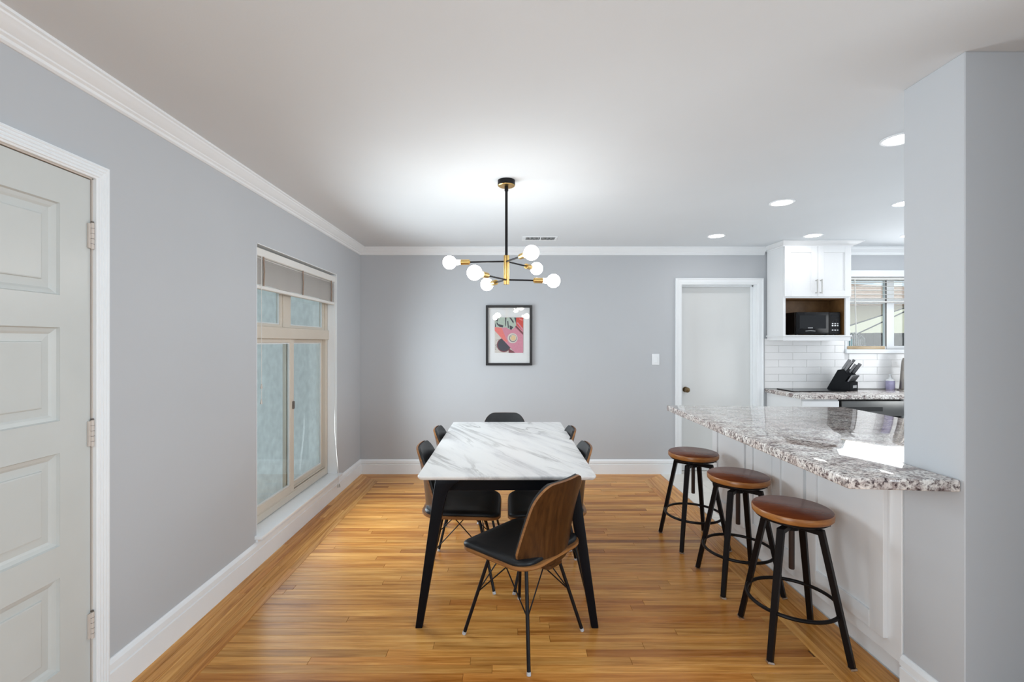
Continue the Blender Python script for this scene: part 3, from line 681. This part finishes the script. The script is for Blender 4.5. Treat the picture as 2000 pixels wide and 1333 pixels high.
# ================================================================== CHAIRS
def make_chair():
    t = thing('dining_chair', '', 'chair')
    def rz(d, z): return [(x, y, z) for x, y in rrect(-0.215+d, 0.24-d, -0.225+d, 0.225-d, max(0.01, 0.095-d), 7)]
    def dish(ring):  # sides turn up a little towards the rear
        return [(x, y, z+0.018*max(0, -x/0.215)**2+0.010*(y/0.225)**2-0.014*max(0, (x-0.10)/0.14)**2) for x, y, z in ring]
    sh = MB().rings([dish(rz(0.05, 0.402)), dish(rz(0.006, 0.412)), dish(rz(0, 0.418)), dish(rz(0, 0.430)), dish(rz(0.004, 0.432)), dish(rz(0.03, 0.4325))]).build('seat_shell', PLY, t, smooth=True)
    sh['label'] = 'plywood seat shell'
    def rp(d, z): return [(x, y, z) for x, y in rrect(-0.200+d, 0.24-d, -0.225+d, 0.225-d, max(0.01, 0.08-d), 7)]
    MB().rings([dish(rp(0.006, 0.430)), dish(rp(0.003, 0.438)), dish(rp(0.006, 0.447)), dish(rp(0.02, 0.454)), dish(rp(0.06, 0.455)), dish(rp(0.14, 0.452))]).build('seat_pad', LEATHER, t, smooth=True, angle=60)
    Hb, zb = 0.380, 0.420
    def outline(v, k):
        w = 0.207+(0.172-0.207)*v; d = (1-v)*Hb
        r = 0.105
        if d < r: w -= 0.80*(r-math.sqrt(max(0, r*r-(r-d)**2)))
        d = v*Hb; r = 0.075
        if d < r: w -= r-math.sqrt(max(0, r*r-(r-d)**2))
        return max(0.015, w-k)
    def surf(u, v, off, k):
        vv = k/Hb*0.8+v*(1-1.6*k/Hb)
        w = outline(vv, k)
        bx = -(0.207+0.053*vv-0.010*math.sin(PI*vv))
        return Vector((bx+0.090*(1-0.60*vv)*(u*w/0.2)**2+off, u*w, zb+vv*Hb+off*0.28))
    def slab(o0, o1, k, name, mats):
        nu, nv = 14, 22; m = MB()
        vs = [0.5-0.5*math.cos(PI*i/nv) for i in range(nv+1)]
        front = [[surf(-1+2*i/nu, v, o1, k) for i in range(nu+1)] for v in vs]
        back = [[surf(-1+2*i/nu, v, o0, k) for i in range(nu+1)] for v in vs]
        nr = nu+1
        P = [p for r in front for p in r]+[p for r in back for p in r]; base = nr*(nv+1); F = []; 
        mi = []
        for j in range(nv):
            for i in range(nu):
                a = j*nr+i; F.append((a, a+1, a+nr+1, a+nr)); mi.append(0)
                F.append((base+a, base+a+nr, base+a+nr+1, base+a+1)); mi.append(0)
        for i in range(nu):
            F.append((i, base+i, base+i+1, i+1)); mi.append(1); a = nv*nr+i; F.append((a, a+1, base+a+1, base+a)); mi.append(1)
        for j in range(nv):
            a = j*nr; F.append((a, a+nr, base+a+nr, base+a)); mi.append(1); a = j*nr+nu; F.append((a, base+a, base+a+nr, a+nr)); mi.append(1)
        m.v = [tuple(p) for p in P]; m.f = F; m.m = mi
        return m.build(name, mats, t, smooth=True, angle=50)
    slab(-0.006, 0.005, 0.0, 'back_shell', [WALNUT, PLY])['label'] = 'walnut veneered outer back'
    slab(0.005, 0.019, 0.006, 'back_pad', [LEATHLIT, LEATHLIT])
    MB().rings([[(x, y, z) for x, y in rrect(-0.200, -0.09, -0.062, 0.062, 0.03)] for z in (0.388, 0.41)]).build('back_bracket', WALNUT, t, bevel=0.004)
    MB().box(-0.125, 0.125, -0.125, -0.112, 0.395, 0.407).box(-0.125, 0.125, 0.112, 0.125, 0.395, 0.407).box(-0.125, -0.112, -0.112, 0.112, 0.395, 0.407).box(0.112, 0.125, -0.112, 0.112, 0.395, 0.407).build('seat_frame', BLACKM, t)
    for sx in (-1, 1):
        for sy in (-1, 1):
            A = Vector((sx*0.112, sy*0.112, 0.40)); B = Vector((sx*0.2025, sy*0.2025, 0.012))
            lg = MB().cyl(A, B, 0.0085, seg=14).build('leg', BLACKM, t, smooth=True)
            d = (B-A).normalized()
            MB().cyl(B-d*0.002, B+d*0.0122, 0.0095, seg=14).build('foot_cap', CAPG, lg, smooth=True)
            P = A+(B-A)*((0.40-0.205)/(0.40-0.012))
            for Q in (Vector((-sx*0.035, sy*0.117, 0.40)), Vector((sx*0.117, -sy*0.035, 0.40))):
                e = (Q-P)
                MB().tube([P-Vector((0, 0, 0.012)), P+e*0.04, Q], 0.0032, 8).build('brace_wire', BLACKM, t, smooth=True)
    return t
chair = make_chair()
used = False
for (x, y, a, lab) in ((0.081, 2.226, 137.5, 'walnut backed chair pulled out at the near table end, turned sideways'),
                       (-0.275, 2.77, 0, 'near chair on the left long side of the table'),
                       (-0.262, 3.300, 1, 'far chair on the left long side of the table'),
                       (0.245, 2.765, 180, 'near chair on the right long side of the table'),
                       (0.232, 3.300, 179, 'far chair on the right long side of the table'),
                       (-0.02, 3.755, -90, 'chair at the far table end facing the camera')):
    o = chair if not used else copy_tree(chair); used = True
    o.location = (x, y, 0); o.rotation_euler = (0, 0, math.radians(a))
    tag(o, lab+', black seat pad and wire braced legs' if len(lab.split()) < 9 else lab, 'chair', 'dining chairs around the marble table')

# ================================================================== STOOLS
def make_stool():
    t = thing('bar_stool', '', 'stool')
    r = 0.168
    MB().lathe([(0.001, 0.606), (r-0.004, 0.606), (r, 0.610)], seg=48).lathe([(r, 0.610), (r+0.001, 0.618), (r+0.001, 0.632), (r-0.002, 0.637)], seg=48, mi=0).build('seat_edge', SEATEDGE, t, smooth=True)
    MB().lathe([(r-0.002, 0.637), (r-0.006, 0.6395), (0.001, 0.6400)], seg=48).build('seat_top', MAHOG, t, smooth=True)
    MB().lathe([(0.001, 0.592), (0.150, 0.592), (0.155, 0.595), (0.155, 0.606), (0.001, 0.606)], seg=40).build('seat_plate', BRONZE, t, smooth=True)
    MB().lathe([(0.001, 0.535), (0.030, 0.535), (0.030, 0.572), (0.018, 0.574), (0.018, 0.592), (0.001, 0.592)], seg=24).build('hub', BRONZE, t, smooth=True)
    MB().lathe([(0.001, 0.345), (0.0115, 0.345), (0.0125, 0.348), (0.0125, 0.536), (0.001, 0.536)], seg=18).build('screw_rod', SCREW, t, smooth=True)
    MB().tube([(0.10, -0.03, 0.586), (0.14, -0.06, 0.582)], 0.007, 10).build('lock_lever', BRONZE, t, smooth=True)
    for k in range(4):
        a = math.radians(45+90*k); u = Vector((math.cos(a), math.sin(a), 0))
        lg = MB().tube([u*0.018+Vector((0, 0, 0.556)), u*0.122+Vector((0, 0, 0.556)), u*0.237+Vector((0, 0, 0.008))], 0.0168, 4, phase=PI/4).build('leg', BRONZE, t, bevel=0.002)
        d = (u*0.237-u*0.122+Vector((0, 0, -0.548))).normalized(); e = u*0.237+Vector((0, 0, 0.008))
        MB().tube([e, e+Vector((d.x*0.008, d.y*0.008, -0.008))], 0.0185, 4, phase=PI/4).build('foot_cap', CHROME, lg)
    MB().tube([(0.190*math.cos(2*PI*i/48), 0.190*math.sin(2*PI*i/48), 0.205) for i in range(48)], 0.0085, 10, closed=True).build('foot_ring', BRONZE, t, smooth=True)
    return t
stool = make_stool()
for i, (x, y, a, lab) in enumerate(((1.352, 2.161, -7, 'round wooden bar stool nearest the camera, black screw base, at the peninsula'),
                                    (1.366, 2.690, 0, 'middle of the three round wooden bar stools along the peninsula'),
                                    (1.326, 3.240, 5, 'round wooden bar stool farthest from the camera, nearest the back door'))):
    o = stool if i == 0 else copy_tree(stool)
    o.location = (x, y, 0); o.rotation_euler = (0, 0, math.radians(a))
    tag(o, lab, 'stool', 'swivel stools at the peninsula')

# ================================================================== PENINSULA
CZ = 0.932
poly = [(1.232, 1.640), (1.603, 1.606), (1.603, 1.844), (2.54, 1.844), (2.54, 3.43), (1.238, 3.527)]
tag(MB().prism(poly, CZ-0.042, CZ).build('peninsula_worktop', GRANITE, bevel=0.006, seg=3), 'thick speckled granite worktop of the peninsula jutting from the partition wall', 'worktop')
pen = thing('peninsula_cabinet', 'white shaker panelled peninsula base under the granite worktop', 'cabinet', (1.9, 2.7, 0))
CF = 1.60
MB().box(CF, 2.48, PY1+0.002, 3.505, 0.112, CZ-0.042).build('carcass', CAB, pen, bevel=0.002)
MB().box(1.66, 2.43, PY1+0.002, 3.49, 0, 0.112).build('toe_kick', CAB, pen)
def shaker_x(y0, y1, z0, z1, xf, th, st, parent):
    xb = xf+th; b = MB()
    d = b.box(xf, xb, y0, y0+st, z0, z1).box(xf, xb, y1-st, y1, z0, z1).box(xf, xb, y0+st, y1-st, z0, z0+st).box(xf, xb, y0+st, y1-st, z1-st, z1).build('door', CAB, parent, bevel=0.0012)
    MB().box(xf+0.010, xb, y0+st, y1-st, z0+st, z1-st).build('door_panel', CAB, d)
for y0, y1 in ((1.911, 2.405), (2.430, 2.7125), (2.7155, 3.008), (3.034, 3.500)):
    shaker_x(y0, y1, 0.177, 0.872, 1.58, 0.020, 0.075, pen)

# ================================================================== KITCHEN RUN
KZ = 0.92
tag(MB().box(2.780, 5.495, 4.295, YB-0.002, KZ-0.040, KZ).build('sink_worktop', GRANITE, bevel=0.005, seg=2), 'speckled granite worktop along the kitchen back wall', 'worktop')
bc = thing('base_cabinet', 'white base cabinet with drawer left of the steel dishwasher', 'cabinet', (2.98, 4.6, 0))
MB().box(2.800, 3.155, 4.335, YB-0.002, 0.10, KZ-0.040).build('carcass', CAB, bc, bevel=0.002)
MB().box(2.800, 3.155, 4.40, YB-0.002, 0.0, 0.10).build('toe_kick', CAB, bc)
dr = MB().box(2.806, 3.150, 4.315, 4.335, 0.70, 0.862).build('drawer', CAB, bc, bevel=0.002)
MB().tube([(2.93, 4.315, 0.785), (2.93, 4.290, 0.785), (3.03, 4.290, 0.785), (3.03, 4.315, 0.785)], 0.005, 8).build('handle', CHROME, dr, smooth=True)
dd = MB().box(2.806, 3.150, 4.315, 4.335, 0.11, 0.692).build('door', CAB, bc, bevel=0.002)
dw = thing('dishwasher', 'stainless steel dishwasher under the kitchen worktop', 'dishwasher', (3.47, 4.6, 0))
MB().box(3.165, 3.770, 4.36, YB-0.01, 0.05, KZ-0.042).build('body', DARKST, dw)
MB().box(3.175, 3.765, 4.312, 4.36, 0.72, 0.862).build('control_panel', STEEL, dw, bevel=0.004, seg=2)
MB().box(3.175, 3.765, 4.318, 4.36, 0.11, 0.700).build('door', STEEL, dw, bevel=0.004, seg=2)
MB().box(3.20, 3.56, 4.3105, 4.3125, 0.765, 0.805).build('pocket_handle', DARKST, dw)
sb = thing('sink_cabinet', 'white sink base cabinet right of the dishwasher', 'cabinet', (4.4, 4.6, 0))
MB().box(3.780, 5.495, 4.335, YB-0.002, 0.10, KZ-0.040).build('carcass', CAB, sb)
MB().box(3.780, 5.495, 4.40, YB-0.002, 0, 0.10).build('toe_kick', CAB, sb)
MB().box(3.79, 4.39, 4.315, 4.335, 0.11, 0.862).build('door', CAB, sb, bevel=0.002)
MB().box(4.40, 5.00, 4.315, 4.335, 0.11, 0.862).build('door', CAB, sb, bevel=0.002)
# backsplash tiles on the back wall
MB().box(2.775, 5.5, YB-0.004, YB, KZ, KZ0-0.045).box(2.775, KX0-0.042, YB-0.004, YB, KZ0-0.045, 1.46).build('grout', GROUT, wall_back)
tz = KZ+0.002; rowi = 0; th_ = 0.0775; tw = 0.303
while tz < 1.46:
    z1 = min(tz+th_-0.0018, 1.46)
    x = 2.776-(rowi % 2)*tw/2
    xmax = 5.49
    while x < xmax:
        xa, xb = max(x, 2.776), min(x+tw-0.0018, xmax)
        zz = z1
        if xb > KX0-0.042:
            zz = min(z1, KZ0-0.047)
            if xa < KX0-0.042 and z1 > KZ0-0.047: xb = KX0-0.043; zz = z1
        if xb-xa > 0.02 and zz-tz > 0.012: MB().box(xa, xb, YB-0.011, YB-0.003, tz, zz).build('tile', SBS, wall_back, bevel=0.002)
        x += tw
    tz += th_; rowi += 1
# upper microwave cabinet
uc = thing('upper_cabinet', 'white wall cabinet with two shaker doors above an open microwave niche', 'cabinet', (3.14, 4.76, 1.44))
ux0, ux1, uy0 = 2.800, 3.480, 4.615
b = MB().box(ux0, ux0+0.018, uy0, YB-0.012, 1.44, H-0.002).box(ux1-0.018, ux1, uy0, YB-0.012, 1.44, H-0.002).box(ux0+0.018, ux1-0.018, uy0, YB-0.012, 1.868, H-0.002).box(ux0+0.018, ux1-0.018, uy0, YB-0.012, 1.44, 1.485)
b.box(ux0+0.018, ux0+0.026, uy0, uy0+0.02, 1.485, 1.868).box(ux1-0.045, ux1-0.018, uy0, uy0+0.02, 1.485, 1.868)
b.build('carcass', CAB, uc, bevel=0.001)
b = MB().box(ux0+0.018, ux1-0.018, YB-0.022, YB-0.013, 1.486, 1.867).box(ux0+0.0185, ux0+0.022, uy0+0.021, YB-0.022, 1.486, 1.867).box(ux1-0.022, ux1-0.0185, uy0+0.021, YB-0.022, 1.486, 1.867).box(ux0+0.022, ux1-0.022, uy0+0.021, YB-0.022, 1.862, 1.867)
b.build('niche_lining', NICHE, uc)
MB().box(ux0-0.012, ux1+0.004, uy0-0.022, YB-0.013, 1.478, 1.4925).build('niche_shelf', CAB, uc, bevel=0.002)
MB().box(ux0-0.004, ux1, uy0-0.008, uy0, 1.436, 1.478).build('valance', CAB, uc, bevel=0.002)
def shaker_y(x0, x1, z0, z1, yf, th, st, parent, hx):
    yb = yf+th
    d = MB().box(x0, x0+st, yf, yb, z0, z1).box(x1-st, x1, yf, yb, z0, z1).box(x0+st, x1-st, yf, yb, z0, z0+st).box(x0+st, x1-st, yf, yb, z1-st, z1).build('door', CAB, parent, bevel=0.0012)
    MB().box(x0+st, x1-st, yf+0.010, yb, z0+st, z1-st).build('door_panel', CAB, d)
    hz = z0+0.10
    pts = [(hx, yf, hz-0.062), (hx, yf-0.028, hz-0.062), (hx, yf-0.030, hz), (hx, yf-0.028, hz+0.062), (hx, yf, hz+0.062)]
    MB().tube(pts, 0.0055, 10).cyl((hx, yf-0.028, hz-0.072), (hx, yf-0.028, hz+0.072), 0.0062, seg=10).build('handle', CHROME, d, smooth=True)
um = (1597.5-990)*4.595/889
shaker_y(ux0+0.006, um-0.0015, 1.882, 2.390, uy0-0.02, 0.02, 0.062, uc, um-0.022)
shaker_y(um+0.0015, ux1-0.003, 1.882, 2.390, uy0-0.02, 0.02, 0.062, uc, um+0.024)
cpp = [(0, 0), (0.085, 0), (0.085, -0.008), (0.072, -0.014), (0.040, -0.034), (0.020, -0.040), (0.016, -0.050), (0, -0.050)]
def crown_pt(o, z): return [(ux0-o*0.55, YB-0.013, H-0.001+z), (ux0-o*0.55, uy0-o, H-0.001+z), (ux1+o, uy0-o, H-0.001+z), (ux1+o, YB-0.013, H-0.001+z)]
MB().sweep([[crown_pt(o_, z_)[k] for o_, z_ in cpp] for k in range(4)]).build('cornice', CAB, uc, smooth=True, angle=25)
# microwave
mw = thing('microwave', 'black countertop microwave sitting in the cabinet niche', 'microwave', (3.19, 4.77, 1.4925))
mx0, mx1, mz0, mz1, my0 = 2.965, 3.420, 1.505, 1.730, 4.665
MB().box(mx0, mx1, my0+0.02, 4.885, mz0, mz1).build('body', MWB, mw, bevel=0.004)
MB().box(mx0, 3.300, my0, my0+0.02, mz0, mz1).build('door', MWB, mw, bevel=0.004, seg=2)
MB().box(mx0+0.035, 3.27, my0-0.001, my0+0.001, mz0+0.055, mz1-0.035).build('door_window', MWG, mw)
MB().box(3.303, mx1, my0, my0+0.02, mz0, mz1).build('control_panel', MWB, mw, bevel=0.004)
MB().box(3.325, 3.405, my0-0.001, my0+0.001, mz1-0.050, mz1-0.030).build('display', MWG, mw)
for i in range(3):
    for j in range(5):
        MB().box(3.330+i*0.026, 3.346+i*0.026, my0-0.0015, my0+0.001, mz0+0.035+j*0.022, mz0+0.045+j*0.022-(0.0 if j != 2 else -0.004)).build('button', SILV if j in (0, 2, 3) else MWG, mw)
MB().box(3.085, 3.135, my0-0.0012, my0+0.001, mz0+0.060, mz0+0.066).build('badge', SILV, mw)
MB().tube([(3.06, my0-0.001, mz0+0.030), (3.11, my0-0.004, mz0+0.034), (3.16, my0-0.001, mz0+0.030)], 0.0025, 8).build('door_latch_bar', SILV, mw)
for xx in (mx0+0.03, mx1-0.03):
    for yy in (my0+0.05, 4.85): MB().cyl((xx, yy, 1.4925), (xx, yy, mz0), 0.012, seg=10).build('foot', MWB, mw)
# cooktop, knife block, soap, faucet, sill things
ck = thing('portable_cooktop', 'flat dark glass cooking plate on the worktop left of the knife block', 'cooktop', (3.1, 4.69, KZ))
MB().box(2.862, 3.40, 4.555, 4.825, KZ, KZ+0.006).build('base', DARKST, ck)
MB().box(2.860, 3.402, 4.553, 4.827, KZ+0.006, KZ+0.012).build('glass_top', MWB, ck, bevel=0.002)
kn = thing('knife_block', 'black slanted knife block on the worktop beneath the kitchen window', 'knife block', (3.51, 4.75, KZ))
# local frame: p along the block's depth (leaning direction), q across; rotated about z
ka = math.radians(-62)
KM = Matrix.Translation((3.51, 4.76, KZ)) @ Matrix.Rotation(ka, 4, 'Z')
def kprism(prof, q0, q1):  # prof in (p,z)
    return MB().rings([[(p, q0, z) for p, z in prof], [(p, q1, z) for p, z in prof]])
kprism([(-0.115, 0.006), (0.000, 0.0), (0.098, 0.156), (0.040, 0.223), (-0.010, 0.213)], -0.078, 0.078).build('tall_block', BLACKW, kn, bevel=0.003, xf=KM)
kprism([(-0.01, 0.0), (0.105, 0.0), (0.105, 0.092), (0.045, 0.105)], -0.078, 0.0785).build('front_block', BLACKW, kn, bevel=0.003, xf=KM)
pl = kprism([(0.1045, 0.030), (0.107, 0.030), (0.107, 0.058), (0.1045, 0.058)], -0.020, 0.050).build('label_plate', SILV, kn, xf=KM)
ldir = Vector((0.53, 0, 0.848)).normalized()
def handle(p, q, z, ln, w):
    t_ = thing('knife', '', 'knife', (0, 0, 0))
    bpy.data.objects.remove(t_)
    base = Vector((p, q, z)); m = MB(); n_ = Vector((ldir.z, 0, -ldir.x))
    def rg(s_, w_, h_): return [base+ldir*s_+n_*(w_*a)+Vector((0, h_*c, 0)) for a, c in ((-1, -1), (1, -1), (1, 1), (-1, 1))]
    m.rings([rg(-0.02, w*0.8, 0.006), rg(0.01, w*0.8, 0.006), rg(ln*0.6, w, 0.007), rg(ln*0.9, w*1.15, 0.0075), rg(ln, w*0.8, 0.006)])
    o_ = m.build('handle', KNIFEG, None, bevel=0.001, xf=KM)
    s2 = MB(); s2.rings([[v+Vector((0, 0.0, 0)) for v in rg(ln*0.02, w*1.05, 0.0045)], rg(ln*0.98, w*1.2, 0.0045)])
    return o_, s2
def knife(p, q, z, ln, w, lab, strip=True):
    o_, s2 = handle(p, q, z, ln, w)
    o_.name = 'knife'; tag(o_, lab, 'knife', 'knives in the black block')
    s2.build('grip_inlay', BLACKM, o_, xf=KM)
knife(0.016, -0.030, 0.216, 0.125, 0.012, 'tallest grey handled knife at the back of the black block')
knife(0.048, -0.052, 0.206, 0.110, 0.012, 'grey handled knife at the left front of the tall block')
knife(0.028, 0.028, 0.214, 0.128, 0.010, 'dark tipped sharpening steel in the middle of the block')
knife(0.068, -0.005, 0.186, 0.105, 0.011, 'grey handled knife in the middle row of the block')
knife(0.074, 0.050, 0.178, 0.122, 0.013, 'wide grey handled knife at the right side of the tall block')
for i in range(5):
    knife(0.078, -0.058+i*0.029, 0.094, 0.080, 0.0075, 'short dark handled steak knife, '+('leftmost', 'second from left', 'middle', 'second from right', 'rightmost')[i]+' of five in the front row')
so = thing('soap_bottle', 'lilac soap bottle with white pump beside the tap', 'bottle', (4.085, 4.85, KZ))
MB().lathe([(0.001, 0), (0.038, 0), (0.040, 0.006), (0.040, 0.088), (0.034, 0.100), (0.014, 0.106), (0.001, 0.106)], (4.085, 4.85, KZ), 24).build('bottle_body', LILAC, so, smooth=True)
MB().lathe([(0.041, 0.090), (0.036, 0.102), (0.015, 0.110), (0.013, 0.125), (0.006, 0.127), (0.005, 0.150), (0.012, 0.152), (0.012, 0.160), (0.001, 0.160)], (4.085, 4.85, KZ), 20).build('pump', TRIM, so, smooth=True)
fa = thing('kitchen_faucet', 'tall brushed nickel tap partly hidden by the partition edge', 'faucet', (4.192, 4.76, KZ))
MB().lathe([(0.001, 0), (0.085, 0), (0.085, 0.008), (0.070, 0.012), (0.066, 0.06), (0.058, 0.20), (0.050, 0.30), (0.040, 0.335), (0.001, 0.335)], (4.192, 4.76, KZ), 28).build('body', FAUC, fa, smooth=True)
MB().tube([(4.192+0.0, 4.76, KZ+0.32)]+[(4.192+0.09-0.09*math.cos(t), 4.76-0.10*(1-math.cos(t))*0.5, KZ+0.32+0.075*math.sin(t)) for t in [PI*i/10 for i in range(1, 11)]]+[(4.395, 4.66, KZ+0.22)], 0.026, 16).build('spout', FAUC, fa, smooth=True)
MB().lathe([(0.067, 0.196-0.0), (0.056, 0.197), (0.055, 0.203), (0.053, 0.204)], (4.192, 4.76, KZ-0.0), 28).build('collar', CHROME, fa, smooth=True)
tr = thing('wooden_tray', 'pale bamboo tray lying along the kitchen window sill', 'tray', (3.87, YB+0.03, KZ0))
MB().box(3.66, 4.06, YB-0.028, YB+0.055, KZ0, KZ0+0.034).build('tray_body', BAMBOO, tr, bevel=0.006, seg=2)
rk = thing('glass_rack', 'small wire rack holding teal glass on the bamboo tray', 'rack', (3.76, YB+0.03, KZ0+0.034))
for i in range(9):
    xx = 3.67+i*0.022; hh = 0.06+0.09*math.sin(PI*(i+1.5)/11)
    MB().tube([(xx, YB-0.022, KZ0+0.034), (xx, YB-0.022, KZ0+0.034+hh*0.8), (xx+0.004, YB+0.01, KZ0+0.034+hh), (xx, YB+0.045, KZ0+0.034+hh*0.8), (xx, YB+0.045, KZ0+0.034)], 0.0022, 6).build('wire', SPACER, rk, smooth=True)
MB().lathe([(0.001, 0), (0.028, 0), (0.032, 0.06), (0.030, 0.075), (0.001, 0.075)], (3.70, YB+0.012, KZ0+0.036), 20).build('jar', TEAL, rk, smooth=True)

# ================================================================== OUTDOORS
tag(MB().box(x0-0.02, 20, YB+WT+0.02, 24, -0.30, -0.20).box(-9, x0-0.02, -4, 16, -1.10, -1.00).build('ground', PAVE), 'brown paving outside the windows', 'ground', kind='structure')
tag(MB().box(-3.15, -3.0, 0.2, 14.0, -1.0, 3.4).build('stucco_wall', STUCCO), 'rough blue green stucco wall seen outside the left window', 'wall')
fn = thing('fence', 'dark weathered board fence outside the kitchen window', 'fence', (6, 6.6, -0.2))
for i in range(26):
    xx = 4.2+i*0.125
    MB().box(xx, xx+0.118, 6.60, 6.62, -0.2, 1.555+R.uniform(-0.004, 0.004)).build('board', FENCE, fn)
MB().box(4.2, 7.45, 6.62, 6.66, 1.2, 1.29).build('rail', FENCE, fn); MB().box(4.2, 7.45, 6.62, 6.66, 0.2, 0.29).build('rail', FENCE, fn)
# cream parasol behind the fence, its ribbed underside in view
um_ = thing('patio_umbrella', 'open cream patio umbrella with dark ribs standing behind the board fence', 'umbrella', (7.67, 8.3, -0.2))
ap = Vector((7.67, 8.30, 2.16)); n = 12; rad = 1.70
rim = [ap+Vector((rad*math.cos(2*PI*(i+0.5)/n), rad*math.sin(2*PI*(i+0.5)/n), -0.62)) for i in range(n)]
up_ = Vector((0, 0, 0.012))
m = MB(); m.v = [tuple(ap)]+[tuple(p) for p in rim]+[tuple(ap+up_)]+[tuple(p+up_) for p in rim]
m.f = [(0, (i+1) % n+1, i+1) for i in range(n)]+[(n+1, n+2+i, n+2+(i+1) % n) for i in range(n)]+[(i+1, (i+1) % n+1, n+2+(i+1) % n, n+2+i) for i in range(n)]; m.m = [0]*len(m.f)
m.build('canopy', CREAMW, um_)
for p in rim: MB().tube([ap+Vector((0, 0, 0.010)), p+Vector((0, 0, 0.010))], 0.016, 6).build('rib', BLACKM, um_)
MB().cyl((7.67, 8.30, -0.2), (7.67, 8.30, 2.20), 0.022, seg=12).build('pole', BLACKM, um_, smooth=True)
hs = thing('neighbour_house', 'pale house with terracotta hip roof beyond the umbrella', 'house', (10.0, 14.5, -0.2))
MB().box(5.0, 17.0, 13.0, 19.0, -0.2, 2.55).build('wall', HOUSEW, hs)
MB().add([(4.5, 12.5, 2.56), (17.5, 12.5, 2.56), (17.5, 19.5, 2.56), (4.5, 19.5, 2.56), (8.3, 15.5, 3.45), (11.6, 15.5, 3.42), (4.5, 12.5, 2.46), (17.5, 12.5, 2.46), (17.5, 19.5, 2.46), (4.5, 19.5, 2.46)],
         [(0,1,5,4),(1,2,5),(2,3,4,5),(3,0,4),(6,9,8,7),(0,6,7,1),(1,7,8,2),(2,8,9,3),(3,9,6,0)]).build('roof', ROOFT, hs)
